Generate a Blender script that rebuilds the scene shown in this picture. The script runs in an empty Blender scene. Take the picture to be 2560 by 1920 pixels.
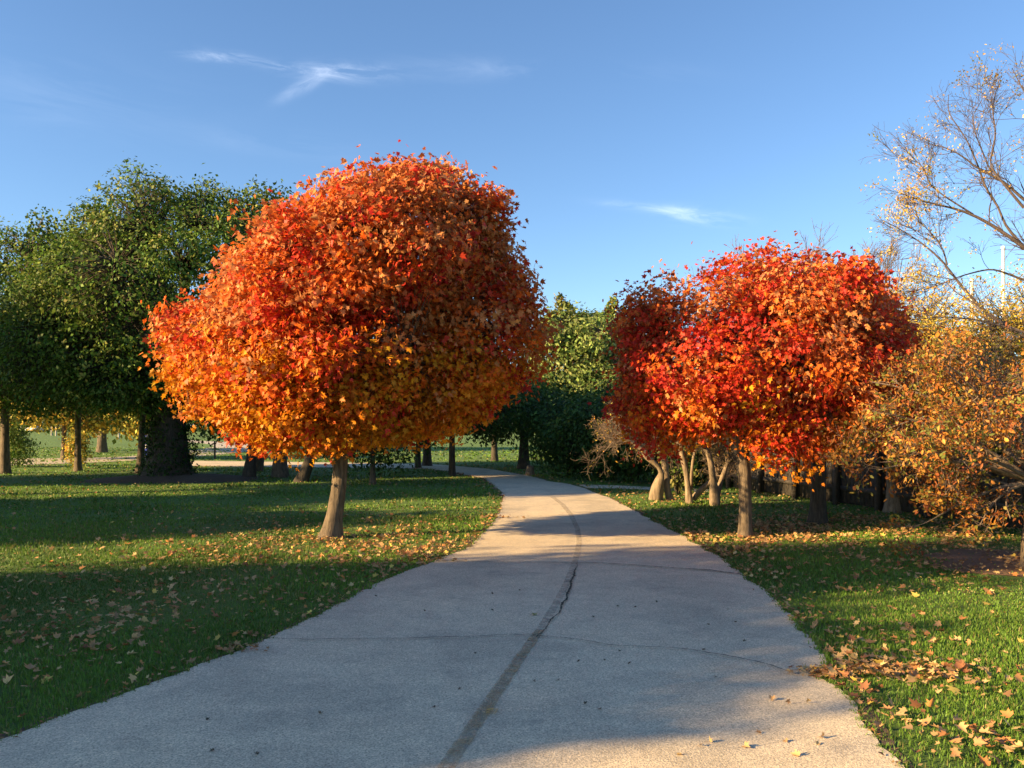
import bpy, math
import numpy as np
from math import radians, sin, cos, tan, pi

# ------------------------------------------------------------------ set-up
SC = bpy.context.scene
COL = SC.collection
F = 2145.0; HZ = 1062.0; EYE = 1.6            # photo focal length / horizon row / eye height
TH = radians(69); EL = radians(18.9)          # sun: shadows run TH right of straight ahead
SD = np.array([sin(TH), cos(TH)])             # shadow direction on the ground
def rng(s): return np.random.default_rng(s)
def G(px, py):                                # photo pixel on the flat lawn -> ground point
    Y = F*EYE/(py-HZ); return np.array([(px-1280)/F*Y, Y])
def P(px, py, Y):                             # photo pixel at known distance -> point
    return np.array([(px-1280)/F*Y, Y, EYE-(py-HZ)/F*Y])
def UV(u, v):                                 # along / across the shadow direction -> ground
    return np.array([u*SD[0]+v*SD[1], u*SD[1]-v*SD[0]])
def nrm(a): return a/np.maximum(np.linalg.norm(a, axis=-1, keepdims=True), 1e-9)
_ph = rng(5).uniform(0, 6.28, (8, 6)); _fr = rng(6).normal(0, 1, (8, 6, 3))
def wob(p, s=1.0, k=0):                       # cheap smooth noise, about -1..1
    p = np.asarray(p)*s; o = 0
    for i in range(6): o = o+np.sin(p@_fr[k % 8, i]+_ph[k % 8, i])
    return o/2.6

# ------------------------------------------------------------------ materials
def mat(name):
    m = bpy.data.materials.new(name); m.use_nodes = True
    nt = m.node_tree; nt.nodes.clear()
    out = nt.nodes.new('ShaderNodeOutputMaterial')
    return m, nt, out
def N(nt, t, **kw):
    n = nt.nodes.new(t)
    for k, v in kw.items():
        if k in n.inputs: n.inputs[k].default_value = v
        else: setattr(n, k, v)
    return n
def L(nt, a, b): nt.links.new(a, b)
def noise(nt, scale, detail=6, rough=0.6, vec=None):
    n = N(nt, 'ShaderNodeTexNoise', Scale=scale, Detail=detail, Roughness=rough)
    if vec: L(nt, vec, n.inputs['Vector'])
    return n.outputs['Fac']
def ramp(nt, fac, stops):
    r = nt.nodes.new('ShaderNodeValToRGB'); e = r.color_ramp.elements
    while len(e) < len(stops): e.new(0.5)
    for el, (p, c) in zip(e, stops):
        el.position = p; el.color = (c[0], c[1], c[2], 1) if len(c) == 3 else c
    L(nt, fac, r.inputs['Fac']); return r.outputs['Color']
def mixc(nt, fac, a, b, mode='MIX'):
    m = nt.nodes.new('ShaderNodeMix'); m.data_type = 'RGBA'; m.blend_type = mode
    for i, v in ((0, fac), (6, a), (7, b)):
        if hasattr(v, 'links'): L(nt, v, m.inputs[i])
        else: m.inputs[i].default_value = v if i == 0 or len(v) == 4 else (*v, 1)
    return m.outputs[2]
def bump(nt, h, strength, dist):
    b = N(nt, 'ShaderNodeBump', Strength=strength, Distance=dist); L(nt, h, b.inputs['Height'])
    return b.outputs['Normal']

def leaf_mat(name, trans=0.35, rough=0.5, spec=0.3):
    m, nt, out = mat(name)
    at = N(nt, 'ShaderNodeAttribute', attribute_name='tint')
    p = N(nt, 'ShaderNodeBsdfPrincipled', Roughness=rough); p.inputs['Specular IOR Level'].default_value = spec
    t = nt.nodes.new('ShaderNodeBsdfTranslucent'); mx = N(nt, 'ShaderNodeMixShader', Fac=trans)
    L(nt, at.outputs['Color'], p.inputs['Base Color']); L(nt, at.outputs['Color'], t.inputs['Color'])
    L(nt, p.outputs[0], mx.inputs[1]); L(nt, t.outputs[0], mx.inputs[2]); L(nt, mx.outputs[0], out.inputs[0])
    return m
M_LEAF = leaf_mat('leaf', 0.36, 0.5, 0.22)
M_GREEN = leaf_mat('green_leaf', 0.28, 0.55, 0.18)
M_GRASS = leaf_mat('grass_blade', 0.35, 0.5, 0.25)
M_LITTER = leaf_mat('dry_leaf', 0.15, 0.65, 0.2)

def bark_mat(name, dark, light, sc=9):
    m, nt, out = mat(name)
    tc = nt.nodes.new('ShaderNodeTexCoord'); mp = N(nt, 'ShaderNodeMapping'); mp.inputs['Scale'].default_value = (1, 1, 0.16)
    L(nt, tc.outputs['Object'], mp.inputs['Vector'])
    f = noise(nt, sc*3.2, 8, 0.7, mp.outputs[0]); g = noise(nt, 2.2, 4, 0.6, tc.outputs['Object'])
    c = ramp(nt, f, [(0.34, dark), (0.66, light)])
    c = mixc(nt, g, c, (dark[0]*1.1, dark[1]*1.2, dark[2]*0.9), 'MIX') if False else mixc(nt, 0.6, c, ramp(nt, g, [(0.3, (0.55, 0.55, 0.5)), (0.7, (1.1, 1.05, 1.0))]), 'MULTIPLY')
    p = N(nt, 'ShaderNodeBsdfPrincipled', Roughness=0.9); L(nt, c, p.inputs['Base Color'])
    L(nt, bump(nt, f, 1.0, 0.02), p.inputs['Normal']); L(nt, p.outputs[0], out.inputs[0])
    return m
M_BARK = bark_mat('bark_grey_brown', (0.055, 0.04, 0.028), (0.22, 0.165, 0.11))
M_BARK_PALE = bark_mat('bark_pale', (0.14, 0.10, 0.065), (0.37, 0.28, 0.19), 7)
M_BARK_DARK = bark_mat('bark_dark', (0.03, 0.024, 0.018), (0.11, 0.085, 0.06))
M_TWIG = bark_mat('twig', (0.06, 0.042, 0.036), (0.17, 0.125, 0.11), 20)
M_TWIG_PALE = bark_mat('twig_pale', (0.13, 0.095, 0.07), (0.30, 0.22, 0.17), 20)

def path_material():
    m, nt, out = mat('worn_aggregate_pavement')
    tc = nt.nodes.new('ShaderNodeTexCoord'); v = tc.outputs['Object']
    big = noise(nt, 0.5, 6, 0.65, v); mid = noise(nt, 4.0, 6, 0.7, v)
    vo = N(nt, 'ShaderNodeTexVoronoi', Scale=75.0); L(nt, v, vo.inputs['Vector'])
    fine = noise(nt, 95, 2, 0.7, v)
    c = ramp(nt, big, [(0.3, (0.585, 0.48, 0.335)), (0.7, (0.705, 0.585, 0.405))])
    c = mixc(nt, 1.0, c, ramp(nt, mid, [(0.25, (0.84, 0.84, 0.85)), (0.75, (1.08, 1.08, 1.07))]), 'MULTIPLY')
    c = mixc(nt, 1.0, c, ramp(nt, fine, [(0.33, (0.50, 0.50, 0.50)), (0.47, (0.94, 0.94, 0.94)), (0.68, (1.26, 1.25, 1.22))]), 'MULTIPLY')
    c = mixc(nt, 0.42, c, ramp(nt, vo.outputs['Color'], [(0.1, (0.5, 0.5, 0.5)), (0.6, (1.0, 1.0, 1.0)), (0.95, (1.5, 1.45, 1.35))]), 'MULTIPLY')
    pt = noise(nt, 0.9, 3, 0.5, v); c = mixc(nt, 1.0, c, ramp(nt, pt, [(0.40, (0.86, 0.87, 0.88)), (0.47, (1.0, 1.0, 1.0)), (0.62, (1.05, 1.04, 1.02))]), 'MULTIPLY')
    st = noise(nt, 1.7, 8, 0.75, v)
    c = mixc(nt, ramp(nt, st, [(0.57, (0, 0, 0)), (0.70, (0.40, 0.40, 0.40))]), c, (0.13, 0.12, 0.11))
    p = N(nt, 'ShaderNodeBsdfPrincipled', Roughness=0.85); L(nt, c, p.inputs['Base Color'])
    L(nt, bump(nt, fine, 0.7, 0.006), p.inputs['Normal']); L(nt, p.outputs[0], out.inputs[0])
    return m
def ground_material():
    m, nt, out = mat('turf')
    tc = nt.nodes.new('ShaderNodeTexCoord'); v = tc.outputs['Object']
    a = noise(nt, 0.35, 5, 0.6, v); b = noise(nt, 9, 8, 0.8, v); s = noise(nt, 60, 4, 0.8, v)
    c = ramp(nt, a, [(0.3, (0.075, 0.15, 0.018)), (0.7, (0.12, 0.22, 0.028))])
    c = mixc(nt, 1.0, c, ramp(nt, b, [(0.25, (0.6, 0.6, 0.6)), (0.75, (1.35, 1.3, 1.2))]), 'MULTIPLY')
    c = mixc(nt, 1.0, c, ramp(nt, s, [(0.3, (0.5, 0.5, 0.5)), (0.7, (1.4, 1.4, 1.3))]), 'MULTIPLY')
    sp = N(nt, 'ShaderNodeTexVoronoi', Scale=3.0); L(nt, v, sp.inputs['Vector'])
    c = mixc(nt, ramp(nt, sp.outputs['Distance'], [(0.04, (0.7, 0.7, 0.7)), (0.075, (0, 0, 0))]), c, (0.36, 0.26, 0.10))
    p = N(nt, 'ShaderNodeBsdfPrincipled', Roughness=0.95); L(nt, c, p.inputs['Base Color'])
    L(nt, bump(nt, b, 1.0, 0.06), p.inputs['Normal']); L(nt, p.outputs[0], out.inputs[0])
    return m
def soil_material(c1, c2, name='soil'):
    m, nt, out = mat(name)
    tc = nt.nodes.new('ShaderNodeTexCoord'); v = tc.outputs['Object']
    a = noise(nt, 14, 8, 0.8, v); c = ramp(nt, a, [(0.3, c1), (0.7, c2)])
    p = N(nt, 'ShaderNodeBsdfPrincipled', Roughness=0.95); L(nt, c, p.inputs['Base Color'])
    L(nt, bump(nt, a, 1.0, 0.04), p.inputs['Normal']); L(nt, p.outputs[0], out.inputs[0])
    return m
def plain(name, c, rough=0.6, metal=0.0, var=0.15, sc=6):
    m, nt, out = mat(name)
    tc = nt.nodes.new('ShaderNodeTexCoord')
    a = noise(nt, sc, 6, 0.7, tc.outputs['Object'])
    cc = ramp(nt, a, [(0.3, tuple(x*(1-var) for x in c)), (0.7, tuple(min(1, x*(1+var)) for x in c))])
    p = N(nt, 'ShaderNodeBsdfPrincipled', Roughness=rough, Metallic=metal); L(nt, cc, p.inputs['Base Color'])
    L(nt, p.outputs[0], out.inputs[0]); return m
def worn_mat(name, c1, c2, lo, hi, sc=14, far=None):
    m, nt, out = mat(name)
    tc = nt.nodes.new('ShaderNodeTexCoord'); v = tc.outputs['Object']
    a = noise(nt, sc, 8, 0.8, v); b = noise(nt, 3, 3, 0.6, v); e = noise(nt, 62, 3, 0.8, v)
    c = ramp(nt, b, [(0.35, c1), (0.65, c2)])
    c = mixc(nt, 1.0, c, ramp(nt, e, [(0.33, (0.5, 0.5, 0.5)), (0.68, (1.3, 1.3, 1.3))]), 'MULTIPLY')
    p = N(nt, 'ShaderNodeBsdfPrincipled', Roughness=0.9); L(nt, c, p.inputs['Base Color'])
    tr = nt.nodes.new('ShaderNodeBsdfTransparent'); mx = nt.nodes.new('ShaderNodeMixShader')
    L(nt, ramp(nt, a, [(lo, (0, 0, 0)), (hi, (1, 1, 1))]), mx.inputs[0])
    L(nt, tr.outputs[0], mx.inputs[1]); L(nt, p.outputs[0], mx.inputs[2]); L(nt, mx.outputs[0], out.inputs[0])
    return m

# ------------------------------------------------------------------ mesh building
class Geo:
    """collects polygons as numpy arrays; build() links ONE mesh object"""
    def __init__(s): s.v = []; s.l = []; s.n = []; s.c = []; s.k = 0; s.hasc = False
    def add(s, v, faces, col=None):           # faces: (n, m) int array
        v = np.asarray(v, float).reshape(-1, 3); f = np.asarray(faces, int)
        s.v.append(v); s.l.append((f+s.k).ravel()); s.n.append(np.full(len(f), f.shape[1]))
        if col is not None: s.hasc = True; s.c.append(np.broadcast_to(col, (len(f), 3)))
        else: s.c.append(np.full((len(f), 3), 0.5))
        s.k += len(v)
    def build(s, name, m, parent=None, base=(0, 0, 0), smooth=False):
        v = np.concatenate(s.v)-np.asarray(base, float); l = np.concatenate(s.l); n = np.concatenate(s.n)
        me = bpy.data.meshes.new(name)
        me.vertices.add(len(v)); me.vertices.foreach_set('co', v.astype(np.float32).ravel())
        me.loops.add(len(l)); me.loops.foreach_set('vertex_index', l.astype(np.int32))
        me.polygons.add(len(n)); me.polygons.foreach_set('loop_start', np.concatenate([[0], np.cumsum(n)[:-1]]).astype(np.int32))
        me.polygons.foreach_set('loop_total', n.astype(np.int32))
        if smooth: me.polygons.foreach_set('use_smooth', np.ones(len(n), bool))
        if s.hasc:
            a = me.attributes.new('tint', 'FLOAT_COLOR', 'FACE'); c = np.ones((len(n), 4), np.float32); c[:, :3] = np.concatenate(s.c)
            a.data.foreach_set('color', c.ravel())
        me.update(calc_edges=True); me.validate()
        me.materials.append(m)
        o = bpy.data.objects.new(name, me); COL.objects.link(o)
        if parent is not None: o.parent = parent
        else: o.location = base
        return o
def thing(name, label, cat, loc, group=None):
    o = bpy.data.objects.new(name, None); COL.objects.link(o); o.location = tuple(loc) if len(loc) == 3 else (loc[0], loc[1], 0)
    o.empty_display_size = 0.2
    o['label'] = label; o['category'] = cat
    if group: o['group'] = group
    return o
def tag(o, label=None, cat=None, group=None, kind=None):
    if label: o['label'] = label
    if cat: o['category'] = cat
    if group: o['group'] = group
    if kind: o['kind'] = kind
    return o

def tubes(g, Pn, R, sides=5, rough=0.0, seed=0, cap=True):
    """Pn (n,k,3) polylines, R (n,k) radii"""
    Pn = np.asarray(Pn, float); R = np.asarray(R, float)
    if Pn.ndim == 2: Pn = Pn[None]; R = R[None]
    n, k, _ = Pn.shape
    T = np.gradient(Pn, axis=1); T = nrm(T)
    ref = np.where(np.abs(T[:, :1, 2:3]) > 0.9, np.array([1., 0, 0]), np.array([0, 0, 1.]))
    ref = np.broadcast_to(ref, T.shape)
    A = nrm(np.cross(T, ref)); B = np.cross(T, A)
    th = np.linspace(0, 2*pi, sides, endpoint=False)
    ring = A[:, :, None]*np.cos(th)[None, None, :, None]+B[:, :, None]*np.sin(th)[None, None, :, None]
    rr = R[:, :, None]*np.ones(sides)
    if rough:
        q = Pn[:, :, None]+ring*R[:, :, None, None]
        q = q*np.array([1, 1, 0.35])
        rr = rr*(1+rough*wob(q, 14, 1)+0.6*rough*wob(q, 37, 2))
    V = Pn[:, :, None]+ring*rr[..., None]
    idx = np.arange(n*k*sides).reshape(n, k, sides)
    a = idx[:, :-1]; b = idx[:, 1:]
    Fq = np.stack([a, np.roll(a, -1, 2), np.roll(b, -1, 2), b], -1).reshape(-1, 4)
    g.add(V.reshape(-1, 3), Fq)
def smooth_line(pts, rad, n):
    pts = np.asarray(pts, float); rad = np.asarray(rad, float)
    t = np.r_[0, np.cumsum(np.linalg.norm(np.diff(pts, axis=0), axis=1))]; s = np.linspace(0, t[-1], n)
    q = np.stack([np.interp(s, t, pts[:, i]) for i in range(pts.shape[1])], 1); r = np.interp(s, t, rad)
    for _ in range(max(1, n//(2*len(pts)))):
        q[1:-1] = (q[:-2]+2*q[1:-1]+q[2:])/4; r[1:-1] = (r[:-2]+2*r[1:-1]+r[2:])/4
    return q, r
def limb(g, pts, rad, n=24, sides=12, rough=0.06, flare=0.0):
    q, r = smooth_line(pts, rad, n)
    if flare:
        h = q[:, 2]-q[0, 2]; r = r*(1+flare*np.exp(-h/(2.2*r[0]+1e-6)))
    tubes(g, q, r, sides, rough)
    return q, r
def branch_children(rg, Pn, R, per, length, spread, up=0.2, k=6, tmin=0.25, ratio=0.55, wig=0.12, outward=None, sag=0.0):
    """children of polylines: (n*per, k, 3)"""
    n, kk, _ = Pn.shape
    i = np.repeat(np.arange(n), per); t = rg.uniform(tmin, 1, len(i))*(kk-1.001)
    j = t.astype(int); f = (t-j)[:, None]
    p0 = Pn[i, j]*(1-f)+Pn[i, j+1]*f; d = nrm(Pn[i, j+1]-Pn[i, j])
    r0 = (R[i, j]*(1-f[:, 0])+R[i, j+1]*f[:, 0])*ratio
    dv = nrm(d+spread*rg.normal(0, 1, d.shape)+np.array([0, 0, up]))
    ln = length*rg.uniform(0.55, 1.25, len(i))*(1-0.35*t/(kk-1))
    step = ln/(k-1); out = [p0]; cur = dv
    for s in range(k-1):
        cur = nrm(cur+wig*rg.normal(0, 1, cur.shape)+np.array([0, 0, up*0.12-sag])); out.append(out[-1]+cur*step[:, None])
    Q = np.stack(out, 1); RR = r0[:, None]*np.linspace(1, 0.35, k)[None]
    return Q, RR

# leaf templates: vertices and polygons in the leaf's own plane (x across, y to the tip, z fold)
_h = [(0.0, 0.0), (0.26, -0.07), (0.50, 0.12), (0.30, 0.25), (0.57, 0.56), (0.22, 0.52), (0.0, 1.0)]
MAPLE_V = np.array([(x, y, 0.30*abs(x)+0.10*y*y) for x, y in _h]+[(-x, y, 0.30*abs(x)+0.10*y*y) for x, y in _h[1:-1]])
MAPLE_F = [np.array([[0, 1, 2, 3, 4, 5, 6]]), np.array([[0, 6, 11, 10, 9, 8, 7]])]
OVAL_V = np.array([(0, 0, 0), (0.26, 0.38, 0.07), (0.20, 0.72, 0.05), (0, 1, -0.04), (-0.20, 0.72, 0.05), (-0.26, 0.38, 0.07)])
OVAL_F = [np.array([[0, 1, 2, 3]]), np.array([[0, 3, 4, 5]])]
RHOM_V = np.array([(0, 0, 0), (0.33, 0.45, 0.10), (0, 1, 0), (-0.33, 0.5, 0.06)])
RHOM_F = [np.array([[0, 1, 2, 3]])]
TPL = {'maple': (MAPLE_V, MAPLE_F), 'oval': (OVAL_V, OVAL_F), 'rhomb': (RHOM_V, RHOM_F)}
def put_leaves(g, pos, nor, tip, size, col, kind):
    V, Fs = TPL[kind]; nor = nrm(nor); tip = nrm(tip-nor*np.sum(tip*nor, -1, keepdims=True)); side = np.cross(tip, nor)
    size = np.broadcast_to(size, (len(pos),)); q = np.random.default_rng(len(pos)); fw = q.uniform(.55, 1.08, (len(pos), 1, 1)); fz = q.uniform(-.6, 2.4, (len(pos), 1, 1))
    W = (pos[:, None]+size[:, None, None]*(side[:, None]*V[None, :, :1]*fw+tip[:, None]*(V[None, :, 1:2]-0.4)+nor[:, None]*V[None, :, 2:3]*fz))
    nv = len(V); off = np.arange(len(pos))[:, None]*nv
    k0 = g.k; first = True
    for f in Fs:
        ff = (off[:, :, None]+f[None]).reshape(-1, f.shape[1])
        if first: g.add(W.reshape(-1, 3), ff, col); first = False
        else: g.l.append((ff+k0).ravel()); g.n.append(np.full(len(ff), f.shape[1])); g.c.append(np.broadcast_to(col, (len(ff), 3)))

def shell_points(rg, lobes, n, thick=0.16, bumpy=0.10, bs=1.6, low=None, k=0, inner=0.0, fine=0.0):
    """points near the surface of a union of lobes (cx,cy,cz,rx,ry,rz_up,rz_down)"""
    lb = np.array(lobes, float); area = lb[:, 3]*lb[:, 4]*0.5+lb[:, 3]*(lb[:, 5]+lb[:, 6])*0.5
    out = []; on = []; tot = 0
    while tot < n:
        m = n*2; i = rg.choice(len(lb), m, p=area/area.sum()); d = nrm(rg.normal(0, 1, (m, 3)))
        rz = np.where(d[:, 2] > 0, lb[i, 5], lb[i, 6])
        rad = 1-thick*np.abs(rg.normal(0, 0.8, m))
        if inner: rad = np.where(rg.random(m) < inner, rg.uniform(0.3, 0.95, m), rad)
        rad = np.where(rg.random(m) < 0.05, 1+rg.uniform(0, 0.10, m), rad)
        base = d*np.stack([lb[i, 3], lb[i, 4], rz], 1)
        rad = rad*(1+bumpy*wob(lb[i, :3]+base, bs, k)+bumpy*0.6*wob(base, bs*2.7, k+1)+fine*wob(base, 7.0, k+2))
        p = lb[i, :3]+base*rad[:, None]
        nn = nrm(d/np.stack([lb[i, 3], lb[i, 4], rz], 1))
        ok = np.ones(m, bool)
        for j in range(len(lb)):
            q = p-lb[j, :3]; rj = np.where(q[:, 2] > 0, lb[j, 5], lb[j, 6])
            e = (q[:, 0]/lb[j, 3])**2+(q[:, 1]/lb[j, 4])**2+(q[:, 2]/rj)**2
            ok &= ~((e < 0.55) & (i != j)) | (rg.random(m) < inner*0.5)
        if low is not None: ok &= p[:, 2] > low
        out.append(p[ok]); on.append(nn[ok]); tot += ok.sum()
    return np.concatenate(out)[:n], np.concatenate(on)[:n]
def palette(rg, n, cols, w):
    c = np.array(cols)[rg.choice(len(cols), n, p=np.array(w)/np.sum(w))]
    return c
def crown_leaves(g, rg, C, Nn, per, spread, size, kind, ccol, droop=0.6, flat=0.7, jit=0.2, face=0.8):
    n = len(C)*per; i = np.repeat(np.arange(len(C)), per)
    pos = C[i]+rg.normal(0, 1, (n, 3))*spread*np.array([1, 1, flat])
    ct = rg.normal(0, 0.55, (len(C), 3)); cd = rg.normal(0, 0.35, (len(C), 3))
    nor = Nn[i]*face+np.array([0, 0, 0.35])+ct[i]+rg.normal(0, 0.42, (n, 3))
    tip = Nn[i]*0.5+np.array([0, 0, -droop])+cd[i]+rg.normal(0, 0.45, (n, 3))
    col = ccol[i]*(1+jit*rg.normal(0, 1, (n, 1)))*(1+0.06*rg.normal(0, 1, (n, 3)))
    col = np.clip(col, 0.004, 0.9)
    put_leaves(g, pos, nor, tip, size*rg.uniform(0.65, 1.25, n), col, kind)

def crown_limbs(rg, base_top, lobes, n, r0, k=8):
    """main limbs from the trunk top into the crown"""
    lb = np.array(lobes, float); i = rg.choice(len(lb), n, p=lb[:, 3]**2/np.sum(lb[:, 3]**2))
    d = nrm(rg.normal(0, 1, (n, 3))*np.array([1, 1, 0.7])+np.array([0, 0, 0.35]))
    rz = np.where(d[:, 2] > 0, lb[i, 5], lb[i, 6])
    tgt = lb[i, :3]+d*np.stack([lb[i, 3], lb[i, 4], rz], 1)*0.72
    t = np.linspace(0, 1, k)[None, :, None]; s = base_top[None, None]
    mid = (s[:, 0]+tgt)/2+np.array([0, 0, 0.12])*np.linalg.norm(tgt-s[:, 0], axis=1, keepdims=True)
    Q = s*(1-t)**2+2*mid[:, None]*t*(1-t)+tgt[:, None]*t**2
    Q[:, 1:-1] += rg.normal(0, 0.03, Q[:, 1:-1].shape)
    R = r0*rg.uniform(0.5, 1, (n, 1))*np.linspace(1, 0.25, k)[None]
    return Q, R
def connect(rg, LP, C, r=0.012, k=5):
    """a twig from the nearest limb point to every clump centre"""
    pts = LP.reshape(-1, 3); out = []
    for a in range(0, len(C), 500):
        c = C[a:a+500]; D = np.linalg.norm(c[:, None]-pts[None]-np.array([0, 0, 0.2]), axis=2); out.append(pts[D.argmin(1)])
    S = np.concatenate(out); t = np.linspace(0, 1, k)[None, :, None]
    mid = (S+C)/2+rg.normal(0, 0.08, C.shape)*np.linalg.norm(C-S, axis=1, keepdims=True)+np.array([0, 0, 0.05])
    Q = S[:, None]*(1-t)**2+2*mid[:, None]*t*(1-t)+C[:, None]*t**2
    return Q, np.ones((len(C), 1))*r*np.linspace(1, 0.3, k)[None]

def sub_lobes(lobes, n, rr, seed):
    """add small bulges on the surface so that the outline is uneven"""
    rg = rng(seed+900); lb = [tuple(l) for l in lobes]; w = np.array([l[3]**2 for l in lb]); w = w/w.sum(); out = list(lb)
    for _ in range(n):
        l = lb[rg.choice(len(lb), p=w)]; d = nrm(rg.normal(0, 1, 3)); rz = l[5] if d[2] > 0 else l[6]
        k = rg.uniform(*rr); R0 = (l[3]+l[4]+rz)/3*k; p = np.array(l[:3])+d*np.array([l[3], l[4], rz])*rg.uniform(.78, .95)
        out.append((p[0], p[1], p[2], R0*1.1, R0*1.1, R0*(1.25 if d[2] > 0 else .9), R0*.95))
    return out
def make_tree(name, label, cat, base, trunk, lobes, seed, clumps, per, spread, size, kind, colfn, leafm=M_GREEN, bark=M_BARK,
              group=None, limbs=10, limb_r=0.07, twig_r=0.010, thick=0.16, bumpy=0.10, bs=1.6, low=None, inner=0.06, flare=0.5,
              droop=0.6, sides=14, extra=None, twigs=1.0, sprigs=0, jit=0.2, face=0.8, sub=0, subr=(.22, .36), fine=0.03):
    """trunk: list of (x,y,z,r); extra(root, rg) adds more parts"""
    rg = rng(seed); base = np.array([base[0], base[1], 0.0]); root = thing(name, label, cat, base, group)
    if sub: lobes = sub_lobes(lobes, sub, subr, seed)
    g = Geo(); tr = np.array(trunk, float); limb(g, tr[:, :3], tr[:, 3], n=34, sides=sides, rough=0.05, flare=flare)
    C, Nn = shell_points(rg, lobes, clumps, thick, bumpy, bs, low, seed % 5, inner, fine)
    top = tr[-1, :3]
    Q, R = crown_limbs(rg, top-np.array([0, 0, 0.12]), lobes, limbs, limb_r)
    g.build('trunk', bark, root, base, smooth=True)
    gb = Geo(); tubes(gb, Q, R, 6, 0.04)
    m = int(len(C)*twigs)
    if m: q, r = connect(rg, Q[:, 2:], C[:m], twig_r); tubes(gb, q, r, 3)
    if sprigs:                                   # fine shoots that stand out of the crown outline
        s = rg.choice(np.where(Nn[:, 2] > 0.1)[0], sprigs); d = nrm(Nn[s]*0.7+np.array([0, 0, 0.9])+rg.normal(0, 0.25, (sprigs, 3)))
        t = np.linspace(0, 1, 4)[None, :, None]; ln = rg.uniform(0.2, 0.6, (sprigs, 1, 1))*size*3.2
        tubes(gb, C[s][:, None]+d[:, None]*t*ln, np.ones((sprigs, 1))*twig_r*0.45*np.linspace(1, 0.5, 4)[None], 3)
    gb.build('branches', bark, root, base, smooth=True)
    gl = Geo(); crown_leaves(gl, rg, C, Nn, per, spread, size, kind, colfn(rg, C, Nn), droop, jit=jit, face=face)
    gl.build('crown', leafm, root, base)
    if extra: extra(root, rg, base)
    return root

# ------------------------------------------------------------------ ground, path
def inpoly(x, y, poly):
    c = np.zeros(x.shape, bool); n = len(poly)
    for i in range(n):
        x1, y1 = poly[i]; x2, y2 = poly[(i+1) % n]
        if y1 == y2: continue
        c ^= ((y1 > y) != (y2 > y)) & (x < (x2-x1)*(y-y1)/(y2-y1)+x1)
    return c
def densify(pts, step, jit, seed):
    rg = rng(seed); out = []
    for a, b in zip(pts[:-1], pts[1:]):
        n = max(1, int(np.linalg.norm(b-a)/step))
        for i in range(n): out.append(a+(b-a)*i/n)
    out.append(pts[-1]); out = np.array(out)
    for _ in range(3): out[1:-1] = (out[:-2]+2*out[1:-1]+out[2:])/4
    z = np.c_[out, np.zeros(len(out))]
    out[1:-1, 0] += (jit*wob(z, 5.5, 3)+jit*0.7*wob(z, 17, 4)+rg.normal(0, jit*0.25, len(out)))[1:-1]
    return out
left_px = [(0, 1860), (220, 1775), (400, 1705), (560, 1640), (690, 1590), (830, 1520), (950, 1455), (1090, 1402), (1170, 1370), (1215, 1325),
           (1245, 1295), (1254, 1267), (1259, 1243), (1254, 1231), (1227, 1209), (1208, 1195), (1172, 1190), (1130, 1180), (1060, 1172)]
right_px = [(2244, 1920), (2217, 1878), (2167, 1843), (2155, 1769), (2108, 1738), (2060, 1700), (2089, 1668), (2073, 1649), (2011, 1579), (1933, 1497),
            (1848, 1435), (1793, 1388), (1748, 1365), (1699, 1336), (1624, 1298), (1574, 1271), (1525, 1246), (1500, 1238), (1462, 1222), (1425, 1211),
            (1371, 1204), (1335, 1193), (1299, 1186), (1223, 1173), (1136, 1165), (1060, 1160)]
left_g = [np.array([-6.5, -1.5]), np.array([-3.9, 2.6])]+[G(*p) for p in left_px]+[np.array([-14.0, 33.5])]
right_g = [np.array([1.2, -1.5]), np.array([1.65, 2.6])]+[G(*p) for p in right_px]+[np.array([-14.0, 38.0])]
LE = densify(left_g, 0.10, 0.022, 1); RE = densify(right_g, 0.10, 0.022, 2)
path_poly = np.concatenate([LE, RE[::-1]])

M_GROUND = ground_material(); M_PATH = path_material()
g = Geo(); xs = np.r_[-900, -400, -200, -100, np.linspace(-60, 60, 41), 100, 200, 400, 900]; ys = np.r_[-200, -60, np.linspace(-20, 100, 61), 160, 300, 600, 1500]
X, Y = np.meshgrid(xs, ys); Z = np.zeros_like(X); nx = len(xs)
ii = (np.arange(len(ys)-1)[:, None]*nx+np.arange(nx-1)[None]).ravel()
g.add(np.stack([X, Y, Z], -1).reshape(-1, 3), np.stack([ii, ii+1, ii+nx+1, ii+nx], 1))
ground = g.build('ground', M_GROUND); ground['kind'] = 'structure'

def sheet(name, poly, z, m, parent=None):
    import bmesh
    bm = bmesh.new(); vs = [bm.verts.new((p[0], p[1], z)) for p in poly]; f = bm.faces.new(vs)
    if f.normal.z < 0: f.normal_flip()
    bmesh.ops.triangulate(bm, faces=[f]); me = bpy.data.meshes.new(name); bm.to_mesh(me); bm.free()
    me.materials.append(m); o = bpy.data.objects.new(name, me); COL.objects.link(o)
    if parent: o.parent = parent
    return o
path = sheet('path', path_poly, 0.012, M_PATH); path['kind'] = 'structure'
M_FARPATH = plain('pale_path', (0.44, 0.38, 0.29), 0.9, 0, 0.12, 3)
def ribbon(pts, w): # pts (n,2), widths (n,)
    d = nrm(np.gradient(pts, axis=0)); nn = np.stack([-d[:, 1], d[:, 0]], 1); w = np.asarray(w)[:, None]/2
    return pts+nn*w, pts-nn*w
fp_top = [G(-120, 1150), G(40, 1146), G(200, 1146), G(330, 1141), G(430, 1132), G(500, 1124), G(540, 1116), G(520, 1110), G(480, 1106), G(400, 1103)]
fp_bot = [G(-120, 1170), G(40, 1163), G(200, 1158), G(330, 1152), G(440, 1144), G(550, 1137), G(640, 1126), G(640, 1113), G(580, 1106), G(480, 1101)]
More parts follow.
